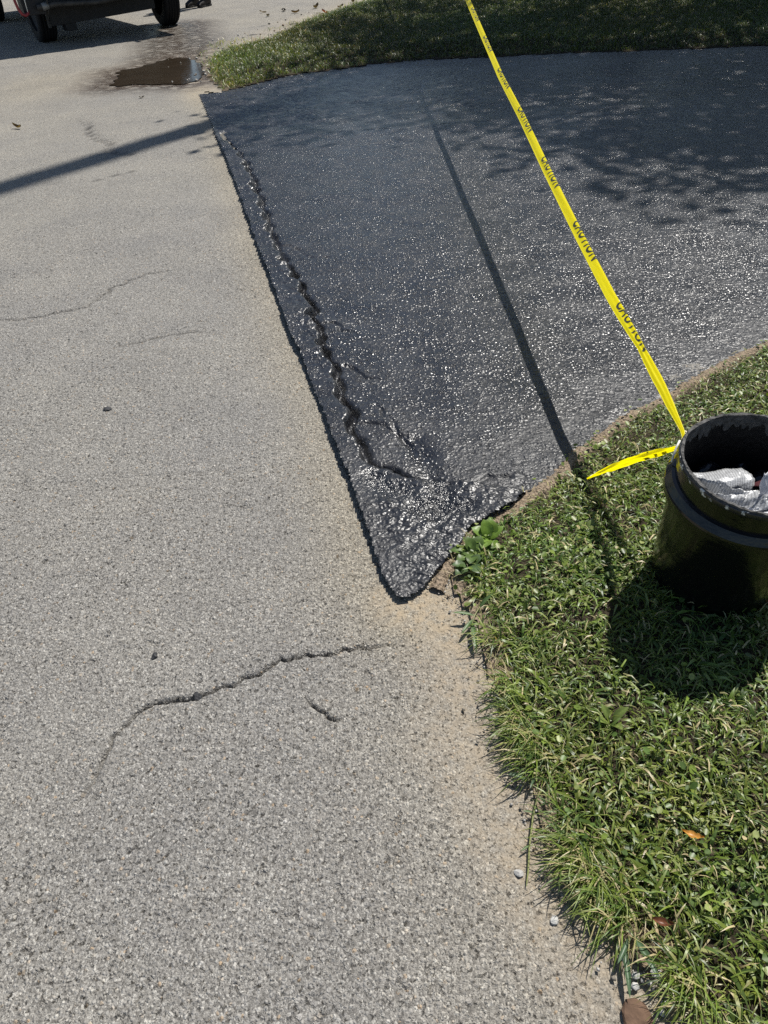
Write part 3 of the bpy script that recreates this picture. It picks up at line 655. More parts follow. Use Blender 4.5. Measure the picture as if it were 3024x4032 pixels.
pole = empty('utility_pole', (POLE[0], POLE[1], 0)); tag(pole, 'tall brown timber utility pole on the shaded lawn', 'utility pole')
tube('shaft', [(0, 0, -.1), (0, 0, 5), (0, 0, 11), (0, 0, 20.2)], [.175, .165, .155, .140], M_POLE, pole, 20)
box('crossarm', (-1.1, 1.1, -.06, .06, 19.5, 19.62), M_POLE, pole)
for x in (-.95, -.45, .45, .95): tube('insulator', [(x, 0, 19.62), (x, 0, 19.7), (x, 0, 19.78)], [.03, .05, .03], M_GREYSTEEL, pole, 8)

stake = empty('wooden_stake', (1.22, 14.6, 0)); tag(stake, 'wooden stake holding the far end of the yellow tape', 'stake')
box('post', (-.022, .022, -.022, .022, -.1, 1.70), M_POLE, stake, .003)

# ------------------------------------------------------------------ truck
TR = empty('flatbed_truck', (-3.31, 12.35, 0), (0, 0, R(30))); tag(TR, 'dark work truck parked on the road with a hose across its rear', 'truck')
def wheel(x, y, rad=.37, wid=.23):
    pr = [(rad - .13, -wid / 2 + .01), (rad - .06, -wid / 2 - .004), (rad - .02, -wid / 2 + .006), (rad - .004, -wid / 2 + .022)]
    for g in (-.055, -.02, .02, .055): pr += [(rad, g - .011), (rad - .012, g - .005), (rad - .012, g + .005), (rad, g + .011)]
    pr += [(rad - .004, wid / 2 - .022), (rad - .02, wid / 2 - .006), (rad - .06, wid / 2 + .004), (rad - .13, wid / 2 - .01), (rad - .13, -wid / 2 + .01)]
    V, F = lathe_data(pr, 48); rot = Matrix.Rotation(math.pi / 2, 3, 'Y')
    o = pyd('wheel', [rot @ Vector(v) for v in V], F, M_RUBBER, TR, True); o.location = (x, y, rad - .004)
    s = 1 if x > 0 else -1
    V, F = lathe_data([(.02, .05), (.09, .05), (.10, .035), (rad - .17, .02), (rad - .14, .07), (rad - .125, .075), (rad - .128, -.09)], 36)
    rim = pyd('rim', [rot @ Vector((v[0], v[1], v[2] * s)) for v in V], F, M_GREYSTEEL, o, True)
    return o
for x in (-.86, .86):
    wheel(x, 0); wheel(x, 3.55)
tube('axle', [(-.8, 0, .36), (-.14, 0, .36), (0, 0, .36), (.14, 0, .36), (.8, 0, .36)], [.045, .05, .14, .05, .045], M_DARKSTEEL, TR, 12)
for x in (-.42, .42): box('chassis_rail', (x - .04, x + .04, -.9, 4.3, .5, .64), M_DARKSTEEL, TR)
# rear panel between the wheels, low at one end
bm = bmesh.new(); q = [(-.90, .20), (.30, .245), (.55, .255), (.55, .62), (-.86, .62)]
f0 = [bm.verts.new((x, -.52, z)) for x, z in q]; f1 = [bm.verts.new((x, -.49, z)) for x, z in q]
bm.faces.new(f0); bm.faces.new(f1[::-1])
for i in range(5): bm.faces.new([f0[i], f1[i], f1[(i + 1) % 5], f0[(i + 1) % 5]])
bm_obj('rear_panel', bm, M_DARKSTEEL, TR, bevel=.004)
box('panel_strap', (-.90, -.868, -.545, -.525, .19, .66), M_GREYSTEEL, TR, .003)
box('hitch_block', (-.68, -.54, -.50, -.30, .13, .215), M_DARKSTEEL, TR)
box('bumper', (-1.20, -.93, -.82, -.60, .365, .60), M_DARKSTEEL, TR, .012)
box('bumper_beam', (-.93, .70, -.78, -.66, .44, .60), M_DARKSTEEL, TR, .01)
tube('rear_hose', [(-1.04, -.86, .44), (-.8, -.86, .455), (-.55, -.86, .44), (-.3, -.86, .425), (-.05, -.86, .44), (.2, -.86, .47), (.5, -.86, .55)], .030, M_GREYSTEEL, TR, 12)
tube('hose_collar', [(-.98, -.86, .443), (-.90, -.86, .450)], .042, simple('dull_alloy', (.22, .22, .21), .5, metal=.4), TR, 14)
tube('red_hose', [(-1.20, -.84, .74), (-1.262, -.85, .64), (-1.272, -.86, .53), (-1.262, -.87, .45), (-1.235, -.87, .395), (-1.20, -.87, .378), (-1.165, -.86, .392), (-1.15, -.83, .41)], .0165, M_RED, TR, 12)
tube('tie_cord', [(-1.165, -.85, .72), (-1.158, -.87, .56), (-1.162, -.86, .40)], .006, M_WHITE, TR, 6)
tube('tie_cord', [(-.93, -.90, .60), (-.905, -.90, .50), (-.92, -.88, .40), (-.885, -.56, .24)], .006, M_GREYSTEEL, TR, 6)
box('flatbed', (-1.0, 1.0, -1.02, 2.75, .80, .92), M_DARKSTEEL, TR, .01)
V, F = tube_data([(0, -.6, 1.42), (0, -.55, 1.42), (0, 2.2, 1.42), (0, 2.25, 1.42)], [.40, .48, .48, .40], 28); pyd('tank', V, F, M_DARKSTEEL, TR, True)
for s in (-1, 1):
    box('tool_box', (s * .74 - .22, s * .74 + .22, -.9, 1.9, .922, 1.36), M_GREYSTEEL, TR, .015)
    box('tail_light', (s * .88 - .07, s * .88 + .07, -1.05, -1.022, .83, .89), M_ORANGELAMP, TR, .004)
    box('mud_flap', (s * .86 - .13, s * .86 + .13, .44, .455, .25, .78), M_RUBBER, TR, .003)
    for y in (-.9, 1.0, 2.6): box('rack_post', (s * 1.02 - .02, s * 1.02 + .02, y - .02, y + .02, .92, 1.75), M_DARKSTEEL, TR, .003)
    box('rack_rail', (s * 1.02 - .02, s * 1.02 + .02, -1.0, 2.7, 1.752, 1.80), M_DARKSTEEL, TR, .003)
box('side_step', (-1.62, -1.06, .9, 1.5, .86, .90), M_GREYSTEEL, TR, .004)
bm = bmesh.new(); q = [(2.85, .55), (5.2, .5), (5.2, 1.15), (4.35, 1.25), (3.95, 1.98), (2.9, 2.0)]
f0 = [bm.verts.new((-.95, y, z)) for y, z in q]; f1 = [bm.verts.new((.95, y, z)) for y, z in q]
bm.faces.new(f0); bm.faces.new(f1[::-1])
for i in range(6): bm.faces.new([f0[i], f1[i], f1[(i + 1) % 6], f0[(i + 1) % 6]])
bm_obj('cab', bm, simple('cab_paint', (.02, .022, .026), .3), TR, bevel=.03)
box('window', (-.8, .8, 2.875, 2.892, 1.35, 1.85), simple('cab_glass', (.01, .012, .014), .05), TR, .002)

# ------------------------------------------------------------------ person by the truck; only one boot shows under the frame's top
def skin_body(name, joints, edges, mat, parent, root=0, sub=2):
    me = bpy.data.meshes.new(name); me.from_pydata([j[:3] for j in joints], edges, []); me.materials.append(mat)
    o = bpy.data.objects.new(name, me); col.objects.link(o); o.parent = parent
    sk = o.modifiers.new('skin', 'SKIN'); 
    if not me.skin_vertices: me.attributes
    for i, j in enumerate(joints):
        d = me.skin_vertices[0].data[i]; d.radius = (j[3], j[4] if len(j) > 4 else j[3]); d.use_root = i == root
    sb = o.modifiers.new('sub', 'SUBSURF'); sb.levels = 1; sb.render_levels = sub; sk.use_smooth_shade = True
    return o
PE = empty('person', (-2.40, 14.93, 0), (0, 0, R(-28))); tag(PE, 'person in dark boots and jeans standing next to the truck', 'person')
# faces -Y locally
J = [(0, 0, .95, .14, .11), (0, 0, 1.12, .135, .10), (0, .01, 1.30, .15, .11), (0, .02, 1.44, .12, .09), (0, .015, 1.52, .055), (0, -.005, 1.60, .075, .085), (0, -.015, 1.70, .078, .095), (0, -.01, 1.77, .05, .06)]
Ed = [(i, i + 1) for i in range(7)]
for s in (-1, 1):
    k = len(J); J += [(s * .10, 0, .90, .085), (s * .11, -.01, .50, .058), (s * .12, .02, .12, .042), (s * .12, -.10, .05, .038)]; Ed += [(0, k), (k, k + 1), (k + 1, k + 2), (k + 2, k + 3)]
    k = len(J); J += [(s * .19, .02, 1.42, .055), (s * .25, .04, 1.15, .042), (s * .26, -.04, .92, .030), (s * .26, -.06, .85, .032, .018)]; Ed += [(3, k), (k, k + 1), (k + 1, k + 2), (k + 2, k + 3)]
    pm = k + 3
    for fi, (dy, ln) in enumerate(((-.030, .066), (-.010, .075), (.010, .070), (.028, .056))):
        k = len(J); J += [(s * .262, -.062 + dy, .818, .009), (s * .258, -.068 + dy, .818 - ln * .55, .008), (s * .250, -.070 + dy, .818 - ln, .007)]; Ed += [(pm, k), (k, k + 1), (k + 1, k + 2)]
    k = len(J); J += [(s * .255, -.105, .85, .010), (s * .248, -.118, .81, .009)]; Ed += [(pm, k), (k, k + 1)]
skin_body('body', J, Ed, M_SKIN, PE)
V, F = [], []
for s in (-1, 1):
    v, f = tube_data([(s * .09, 0, .97), (s * .10, 0, .85), (s * .11, -.012, .52), (s * .12, .015, .22), (s * .12, .02, .10)], [.125, .112, .082, .074, .078], 18); F += [tuple(i + len(V) for i in q) for q in f]; V += v
pyd('jeans', V, F, M_DENIM, PE, True)
V, F = tube_data([(0, 0, .93), (0, 0, 1.05), (0, .005, 1.25), (0, .015, 1.42), (0, .02, 1.50)], [.165, .160, .178, .17, .075], 22); V = [Vector((v.x * 1.12, v.y * .82, v.z)) for v in V]
for s in (-1, 1):
    v, f = tube_data([(s * .13, .02, 1.45), (s * .20, .02, 1.40), (s * .235, .03, 1.22)], [.075, .07, .062], 14); F += [tuple(i + len(V) for i in q) for q in f]; V += v
pyd('shirt', V, F, M_SHIRT, PE, True)
V, F = lathe_data([(.001, 1.815), (.05, 1.81), (.085, 1.775), (.092, 1.72), (.088, 1.66)], 20); pyd('hair', [(x, y * 1.12 + .012, z) for x, y, z in V], F, M_HAIR, PE, True)
for s in (-1, 1):
    # boot: lofted sole outline, ankle shaft and heel
    sect = [(-.225, .030, .012, .050), (-.20, .046, .012, .075), (-.14, .052, .012, .095), (-.07, .048, .012, .125), (.0, .046, .012, .20), (.05, .048, .012, .22), (.085, .040, .012, .20)]
    V, F = [], []; n = 12
    for y, wd, z0, z1 in sect:
        for k in range(n):
            a = 2 * math.pi * k / n; V.append((s * .12 + wd * math.copysign(abs(math.cos(a)) ** .7, math.cos(a)), y, (z0 + z1) / 2 + (z1 - z0) / 2 * math.copysign(abs(math.sin(a)) ** .7, math.sin(a))))
    for i in range(len(sect) - 1):
        for k in range(n): F.append((i * n + k, i * n + (k + 1) % n, (i + 1) * n + (k + 1) % n, (i + 1) * n + k))
    F += [tuple(range(n)), tuple((len(sect) - 1) * n + k for k in range(n))[::-1]]
    bt = pyd('boot', V, F, M_BOOT, PE, True)
    bm = bmesh.new(); ov = [(s * .12 + wd * 1.06 * sx, y) for sx, rg in ((1, sect), (-1, sect[::-1])) for (y, wd, _, _) in rg]
    lo = [bm.verts.new((x, y, .002)) for x, y in ov]; hi = [bm.verts.new((x, y, .030)) for x, y in ov]
    bm.faces.new(lo[::-1]); bm.faces.new(hi)
    for i in range(len(ov)): bm.faces.new([lo[i], lo[(i + 1) % len(ov)], hi[(i + 1) % len(ov)], hi[i]])
    bm_obj('sole', bm, M_SOLE, bt)

# ------------------------------------------------------------------ bucket
e1 = Vector((0, 1, 0)).cross(BN).normalized(); e2 = BN.cross(e1)
BMAT = Matrix((e1, e2, BN)).transposed()
BK = empty('bucket', BUCKET, BMAT.to_euler()); tag(BK, 'black plastic bucket caked with dried sealer standing on the grass', 'bucket')
def dent(r_, z_, a, i): return r_ * (1 + .004 * math.sin(3 * a + 1) * (z_ / .3)), z_
outer = [(.001, .004), (.118, .0), (.128, .002), (.1325, .008), (.134, .02), (.1375, .10), (.1405, .18), (.1425, .235), (.1432, .262)]
collar = [(.1448, .286), (.1450, .30), (.1462, .330), (.1470, .340)]
V, F = lathe_data(outer + collar, 96, dent); shell = pyd('shell', V, F, M_BLACKPL, BK, True)
V, F = lathe_data([(.1425, .252), (.1570, .254), (.1602, .257), (.1608, .272), (.1600, .277), (.1510, .292), (.1448, .294)], 96, dent); pyd('ridge', V, F, M_BLACKPL, BK, False)
V, F = lathe_data([(.1432, .340), (.1405, .30), (.1385, .24), (.133, .10), (.129, .012), (.001, .010)], 96, dent); pyd('inner_wall', V, F, M_INNER, BK, True)
# rim: rolled plastic lip, white flecks coloured in for wet highlights and bare plastic, buried under ragged lumps of sealer
n = 220; prof = [(.1472, .334), (.1486, .338), (.1488, .344), (.1474, .3475), (.1448, .3475), (.1432, .344), (.1428, .336)]
V, F = lathe_data(prof, n, dent); pyd('rim', V, F, M_LIP, BK, True)
r3 = np.random.default_rng(12); aa = np.linspace(0, 2 * np.pi, n, endpoint=False)
out_t = .5 + .5 * fbm(aa * 9, aa * 0, 301) + .35 * fbm(aa * 31, aa * 0, 302); thick = .0010 + .0034 * (.5 + .5 * fbm(aa * 14, aa * 0, 303)) + .0012 * np.abs(fbm(aa * 45, aa * 0, 304))
drp = np.clip(.5 + fbm(aa * 13, aa * 0, 305) + .6 * fbm(aa * 37, aa * 0, 306), 0, 2); V = []; K = 7
for k in range(n):
    o_ = float(np.clip(out_t[k], 0, 1)); ro = .1452 + .0042 * o_; ri = .1420 - .0045 * (.5 + .5 * math.sin(7 * aa[k]) * math.sin(3 * aa[k] + 1)); tz = .3476 + float(thick[k])
    drip = .012 + .022 * float(drp[k])
    for rr, zz in ((ro - .0004, .3440), (ro, .3474), (ro - .001, tz), ((ro + ri) / 2, tz + .0008 * r3.normal()), (ri + .0006, tz - .0006), (ri, .343), (ri - .0005, .343 - drip)):
        V.append((rr * math.cos(aa[k]), rr * math.sin(aa[k]), zz))
F = [(k * K + i, ((k + 1) % n) * K + i, ((k + 1) % n) * K + i + 1, k * K + i + 1) for k in range(n) for i in range(K - 1)]
pyd('sealer_crust', V, F, M_CAKE, BK, False)
for a0 in (R(100), R(-80)):
    ear = bmesh.new(); bm_box(ear, -.009, .009, -.016, .016, -.014, .014); o = bm_obj('handle_ear', ear, M_BLACKPL, BK, bevel=.004)
    o.location = (.1665 * math.cos(a0), .1665 * math.sin(a0), .264); o.rotation_euler = (0, 0, a0)
th = np.linspace(R(100), R(-80), 40)
tube('wire_handle', [((.176 + .006 * math.sin(math.pi * i / 39)) * math.cos(a), (.176 + .006 * math.sin(math.pi * i / 39)) * math.sin(a), .264 - .05 * math.sin(math.pi * i / 39)) for i, a in enumerate(th)], .0022, M_WHITE, BK, 8)
tube('cable_tie', [(.154 * math.cos(R(a)), .154 * math.sin(R(a)), z) for a, z in ((140, .328), (146, .322), (150, .310), (153, .297))], .0022, M_WHITE, BK, 8)

# rubbish in the bucket: each crumpled piece is a thing of its own
def bloc(x, y, z): return BUCKET + BMAT @ Vector((x, y, z))
b = NB('silver_wrap'); wv = b.n('TexWave', Vector=b.mapped((1, 1, 1), (0, 0, .3)), Scale=58.0, Distortion=1.5, Detail=1.0).outputs[0]
b.set(Base_Color=b.mix(b.rng(wv, .1, .6), (.25, .255, .26), (.38, .39, .40)), Roughness=.38, Metallic=.12, Specular_IOR_Level=.55); b.bump(b.noise(60, 3), .004); M_SILV = b.m
M_PLAINW = simple('white_plastic_sheet', (.46, .47, .50), .35, .5)
M_REDRAG = simple('dark_red_rag', (.06, .006, .010), .8)
M_BAG = simple('black_bag_film', (.010, .011, .014), .28, .5)
def crumple(name, w_, l_, seed, amp, fold, mat, label, cat, at, rotz, tiltx=0, arch=0.0):
    r_ = np.random.default_rng(seed); nx, ny = 26, 20
    U, Vv = np.meshgrid(np.linspace(-.5, .5, nx), np.linspace(-.5, .5, ny), indexing='ij'); U += r_.normal(0, .006, U.shape); Vv += r_.normal(0, .006, U.shape)
    z = np.zeros_like(U)
    for i in range(fold):
        a = r_.uniform(0, np.pi); c = r_.uniform(-.35, .35); z += amp * r_.uniform(.3, 1) * (np.abs(U * np.cos(a) + Vv * np.sin(a) - c) * 2) * r_.choice([-1, 1])
    z += arch * (1 - (2 * Vv) ** 2) + amp * .25 * np.abs(fbm(U * 7 + seed, Vv * 7, seed))
    edge = 1 + .12 * fbm(U * 4 + 9, Vv * 4, seed + 3)
    X, Y = U * w_ * edge, Vv * l_ * edge * (1 - 1.2 * np.abs(z).clip(0, .3)); Z = z - z.mean()
    I = np.arange(nx * ny).reshape(nx, ny); Q = np.stack([I[:-1, :-1].ravel(), I[1:, :-1].ravel(), I[1:, 1:].ravel(), I[:-1, 1:].ravel()], 1)
    o = link(name, mesh_np(name, np.c_[X.ravel(), Y.ravel(), Z.ravel()], [Q]), mat, smooth=False); tag(o, label, cat)
    so = o.modifiers.new('thick', 'SOLIDIFY'); so.thickness = .0012
    o.location = bloc(*at); o.rotation_euler = (BMAT @ (Matrix.Rotation(rotz, 3, 'Z') @ Matrix.Rotation(tiltx, 3, 'X'))).to_euler(); return o
# a dark bag lines the bucket below the litter
bgm = bmesh.new(); bmesh.ops.create_grid(bgm, x_segments=26, y_segments=26, size=.121)
for v in bgm.verts:
    rr = math.hypot(v.co.x, v.co.y); 
    if rr > .12: v.co *= .12 / rr
    v.co.z = .030 * abs(math.sin(v.co.x * 46 + 2 * math.sin(v.co.y * 30))) + .022 * abs(math.cos(v.co.y * 38 + v.co.x * 19)) - .015
o = bm_obj('trash_bag', bgm, M_BAG); tag(o, 'shiny black bag stuffed down inside the bucket', 'trash bag'); o.location = bloc(0, 0, .215); o.rotation_euler = BMAT.to_euler()
crumple('folded_wrapper', .150, .075, 3, .016, 5, M_SILV, 'long ribbed silver wrapper curled across the top of the bucket litter', 'wrapper', (-.048, .030, .262), R(4), R(24), .026)
crumple('crumpled_wrapper', .062, .052, 8, .034, 8, M_SILV, 'small crushed silver wrapper lying against the bucket rim', 'wrapper', (-.088, -.020, .268), R(-20), R(10))
crumple('crumpled_sheet', .090, .060, 15, .036, 7, M_SILV, 'crinkled grey sheet with ribbed corner in the middle of the bucket litter', 'wrapper', (-.030, -.026, .270), R(-12), R(18))
crumple('torn_sheet', .080, .050, 21, .030, 8, M_PLAINW, 'torn white plastic sheet lowest against the near rim', 'plastic sheet', (-.052, -.066, .276), R(-25), R(8))
crumple('white_bag', .085, .075, 27, .040, 8, M_PLAINW, 'bright white crumpled bag beside the dark red rag', 'plastic bag', (.045, -.030, .270), R(15), R(14))
crumple('white_sheet', .110, .060, 33, .010, 3, M_PLAINW, 'smooth white sheet jammed under the bucket rim', 'plastic sheet', (.012, -.100, .284), R(-6), R(6), .010)
crumple('red_rag', .060, .050, 40, .016, 5, M_REDRAG, 'dark red rag half hidden behind the white bag', 'rag', (.058, .022, .258), R(30))

# ------------------------------------------------------------------ caution tape
TC = np.array([(0.662, 1.258, .318), (0.672, 1.324, 0.329), (0.679, 1.488, 0.344), (0.684, 1.664, 0.355), (0.689, 1.953, 0.364), (0.699, 2.324, 0.387), (0.719, 2.934, 0.43), (0.742, 3.587, 0.484), (0.762, 4.251, 0.526), (0.793, 5.036, 0.596), (0.832, 6.007, 0.685), (.92, 8.5, .93), (1.06, 11.5, 1.25), (1.20, 14.58, 1.60)])
WF = ([1.25, 1.33, 1.42, 1.52, 1.60, 1.66, 1.74, 1.85, 2.1, 14, 14.6], [.22, .30, .62, .78, .72, .60, .78, .95, 1.0, 1.0, .5])
def tape_pt(y, s):
    """y along the run, s metres across from the lower edge over the fold (0 .. .066)"""
    cx_ = np.interp(y, TC[:, 1], TC[:, 0]); cz_ = np.interp(y, TC[:, 1], TC[:, 2]); wf = np.interp(y, *WF)
    tw = .10 * np.sin(y * 2.1 + .6) + .05 * np.sin(y * 5.3); r0 = .033
    lf = np.clip(r0 - s, 0, .029); fl = np.clip(.004 - s, 0, .004); rt = np.clip(s - r0, 0, 1)
    crease = .0016 * np.sin(s * 420 + y * 2) * np.exp(-((y - 1.62) / .22) ** 2) + .0007 * np.sin(s * 300 + y * 3)
    ox = -.84 * lf - 1.0 * fl + .04 * rt + .0115; oz = -.54 * lf + .05 * fl - 1.0 * rt + .0115 - .004 * np.exp(-((s - r0) / .004) ** 2) + crease
    c, sn = np.cos(tw), np.sin(tw)
    return np.stack([cx_ + wf * (ox * c - oz * sn), y, cz_ + wf * (ox * sn + oz * c)], -1)
ys = np.concatenate([np.linspace(1.258, 2.2, 120), np.linspace(2.21, 6.2, 160), np.linspace(6.3, 14.58, 60)]); ss = np.concatenate([np.linspace(0, .004, 3), np.linspace(.006, .030, 9), np.linspace(.0315, .0345, 4), np.linspace(.037, .064, 8)])
YY, S2 = np.meshgrid(ys, ss, indexing='ij'); Vt = tape_pt(YY, S2).reshape(-1, 3); I = np.arange(len(Vt)).reshape(YY.shape)
Q = np.stack([I[:-1, :-1].ravel(), I[1:, :-1].ravel(), I[1:, 1:].ravel(), I[:-1, 1:].ravel()], 1)
TP = empty('caution_tape', (0.662, 1.258, .318)); tag(TP, 'yellow caution tape stretched from the black bucket across the driveway', 'caution tape')
def to_tp(o):
    o.parent = TP; o.matrix_parent_inverse = Matrix.Translation(-Vector((0.662, 1.258, .318))); return o
to_tp(link('ribbon', mesh_np('ribbon', Vt, [Q]), M_TAPE, smooth=True))
def text_mesh(body, cuts_v, cuts_u=(), vmin=None, vmax=None):
    cu = bpy.data.curves.new('lettering', 'FONT'); cu.body = body; cu.size = 1.0; cu.offset = .018; cu.resolution_u = 4; cu.space_character = 1.12
    to = bpy.data.objects.new('lettering', cu); col.objects.link(to); dg = bpy.context.evaluated_depsgraph_get(); me = bpy.data.meshes.new_from_object(to.evaluated_get(dg))
    bpy.data.objects.remove(to); bm = bmesh.new(); bm.from_mesh(me); bmesh.ops.triangulate(bm, faces=bm.faces)
    for v in cuts_v: bmesh.ops.bisect_plane(bm, geom=bm.verts[:] + bm.edges[:] + bm.faces[:], plane_co=(0, v, 0), plane_no=(0, 1, 0))
    if vmax is not None: bmesh.ops.bisect_plane(bm, geom=bm.verts[:] + bm.edges[:] + bm.faces[:], plane_co=(0, vmax, 0), plane_no=(0, 1, 0), clear_outer=True)
    bmesh.ops.remove_doubles(bm, verts=bm.verts, dist=1e-5); bm.to_mesh(me); bm.free(); return me
tm = text_mesh('CAUTION', [-.05, 0, .07, .14, .21, .27, .30, .33, .36, .40, .46, .54, .62, .70])
tv = np.array([v.co[:] for v in tm.vertices]); umin, umax = tv[:, 0].min(), tv[:, 0].max()
def lift(o_y, o_s, d=.0006):
    p = tape_pt(o_y, o_s); a = tape_pt(o_y + .002, o_s) - tape_pt(o_y - .002, o_s); c = tape_pt(o_y, o_s + .0006) - tape_pt(o_y, o_s - .0006)
    nn = np.cross(c, a); nn /= np.linalg.norm(nn, axis=-1)[:, None] + 1e-12; nn *= np.where((nn[:, 2] < 0) & (o_s < .04), -1, 1)[:, None]
    out = np.where(o_s < .033, -1.0, 1.0); ref = np.stack([out * .7, 0 * out, .7 + 0 * out], -1); sg = np.sign((nn * ref).sum(-1)); return p + nn * (sg * d)[:, None]
for y0, L in ((1.90, .26), (2.459, .285), (3.064, .30), (3.685, .32), (4.374, .36), (5.036, .33), (5.762, .36), (6.5, .36), (7.25, .36), (8.0, .36), (8.8, .36), (9.6, .36)):
    me = tm.copy(); u = (tv[:, 0] - umin) / (umax - umin); yy = y0 - u * L; sv = .0135 + np.clip(tv[:, 1], -.02, .72) / .70 * .043
    co = lift(yy, sv); me.vertices.foreach_set('co', co.astype(np.float32).ravel()); me.update()
    to_tp(link('lettering', me, M_INK)).name = 'lettering'
# wrap round the bucket's collar, then the free tail drooping to the grass
th = np.linspace(R(118), R(150), 16)
V, F = [], []
for i, a in enumerate(th):
    for k, zz in enumerate((.302, .314, .326)): V.append(bloc(.1505 * math.cos(a), .1505 * math.sin(a), zz + .004 * math.sin(i * .9 + k)))
F = [(i * 3 + k, (i + 1) * 3 + k, (i + 1) * 3 + k + 1, i * 3 + k + 1) for i in range(15) for k in range(2)]
to_tp(pyd('collar_wrap', V, F, M_TAPE, None, True))
A, Bp = np.array([.618, 1.222, .358]), np.array([.543, 1.518, .058])
def tail_pt(t, s):
    p = A + (Bp - A) * t[..., None]; p[..., 2] += .008 * np.sin(np.pi * t) ; wd = np.interp(t, [0, .2, .45, .7, .88, 1], [.016, .024, .031, .023, .014, .006])
    ax = np.array([-.62, -.16, .77]); bx = np.array([.72, .20, .66])
    o_ = s * wd; fold = .006 * np.abs(((s + .18) * 1.0)) - .004 * np.exp(-((s - .15) / .12) ** 2) + .0022 * np.sin(s * 9 + t * 14) + .0012 * np.sin(t * 37 + s * 4)
    return p + ax * o_[..., None] + bx * (fold * np.minimum(1, wd / .02))[..., None]
tt = np.linspace(0, 1, 46); sx = np.linspace(-.5, .5, 15); T2, S3 = np.meshgrid(tt, sx, indexing='ij')
S3 = S3 * (1 + .05 * fbm(T2 * 30, np.sign(S3), 401) * (np.abs(S3) > .4))
Vt = tail_pt(T2, S3).reshape(-1, 3); I = np.arange(len(Vt)).reshape(T2.shape); Q = np.stack([I[:-1, :-1].ravel(), I[1:, :-1].ravel(), I[1:, 1:].ravel(), I[:-1, 1:].ravel()], 1)
to_tp(link('tape_tail', mesh_np('tape_tail', Vt, [Q]), M_TAPE, smooth=True))
for a0, b0, c0, d0 in ((.10, .145, -.42, -.02), (.20, .235, -.44, -.06), (.29, .34, -.47, -.10), (.27, .29, .36, .49), (.36, .395, .40, .49)):
    t2, s2 = np.meshgrid(np.linspace(a0, b0, 4), np.linspace(c0, d0, 7), indexing='ij'); vv = tail_pt(t2 + (s2 - c0) * .03, s2) + np.array([.72, .2, .66]) * .0009 - np.array([0, .0006, 0])
    I = np.arange(28).reshape(4, 7); Q = np.stack([I[:-1, :-1].ravel(), I[1:, :-1].ravel(), I[1:, 1:].ravel(), I[:-1, 1:].ravel()], 1)
    to_tp(link('lettering', mesh_np('lettering', vv.reshape(-1, 3), [Q]), M_INK))

# ------------------------------------------------------------------ plants along the verge
def leaf_mesh(L, W, fold=.25, droop=.3, seed=0, nseg=7, ragged=0.0, tint=(.07, .13, .03)):
    r_ = np.random.default_rng(seed); V, C = [], []; F = []
    for i in range(nseg + 1):
        t = i / nseg; wv = W * (math.sin(math.pi * min(1, t * .93 + .07)) ** .8) * (1 + ragged * r_.normal()) / 2; y = L * t; z = L * (.25 * t - droop * t * t)
        for sx in (-1, -.5, 0, .5, 1): V.append((sx * wv, y, z + fold * abs(sx) * wv + .03 * W * math.sin(t * 9 + sx * 3))); C.append(np.array(tint) * (1.35 if sx == 0 else 1) * r_.uniform(.9, 1.1))
    for i in range(nseg):
        for k in range(4): F.append((i * 5 + k, i * 5 + k + 1, (i + 1) * 5 + k + 1, (i + 1) * 5 + k))
    return mesh_np('leaf', np.array(V), [np.array(F)], colors=dict(tint=np.array(C)))
def rosette(at, leaves, label, seed, tint=(.06, .12, .025), name='weed_plant', group=None):
    root = empty(name, at); tag(root, label, 'weed', group)
    for i, (az, L, W, up) in enumerate(leaves):
        o = link('leaf', leaf_mesh(L, W, seed=seed + i, ragged=.05, tint=tint), M_WEED, root, True); o.rotation_euler = (R(up), 0, -R(az)); o.location = (.004 * math.sin(R(az)), .004 * math.cos(R(az)), .006 + .003 * (i % 3))
    return root
rosette((.258, 1.352, .012), [(-110, .052, .036, 22), (-60, .050, .038, 30), (-150, .048, .034, 14), (10, .055, .042, 40), (60, .046, .032, 30), (-20, .048, .036, 55), (170, .040, .03, 20)], 'broad-leaved weed at the corner of the black driveway', 3, (.13, .21, .035))
rosette((.212, 1.305, .010), [(-120, .050, .032, 16), (-75, .055, .032, 10), (-160, .045, .03, 15), (30, .05, .034, 35), (-20, .045, .03, 45)], 'low weed below the broad-leaved one on the soil edge', 23, (.08, .13, .03))
rosette((.195, 1.265, .010), [(-130, .044, .030, 12), (-95, .040, .028, 20), (150, .042, .03, 15), (60, .04, .028, 30)], 'small flat weed where the soil meets the road', 33, (.075, .12, .045))
rosette((.50, 1.34, .022), [(-100, 0.033, 0.019, 30), (-40, 0.030, 0.017, 45), (40, 0.033, 0.020, 35), (150, 0.030, 0.017, 30)], 'weed with pale leaves under the tape tail', 43, (.15, .2, .06))
rosette((.465, 1.20, .026), [(-140, 0.036, 0.017, 35), (-60, 0.033, 0.017, 40), (30, 0.033, 0.017, 45)], 'weed in the grass beside the bucket shadow', 47, (.12, .17, .04))
rosette((.405, .80, .022), [(-100, 0.040, 0.017, 40), (-30, 0.036, 0.016, 45), (70, 0.040, 0.017, 40), (160, 0.036, 0.017, 40)], 'toothed weed in the sunlit grass below the bucket shadow', 57, (.15, .2, .05))
rosette((.62, .86, .026), [(-120, 0.043, 0.021, 40), (-30, 0.040, 0.020, 50), (60, 0.040, 0.017, 40), (170, 0.036, 0.020, 30)], 'broad weed inside the bucket shadow', 67, (.11, .16, .04))

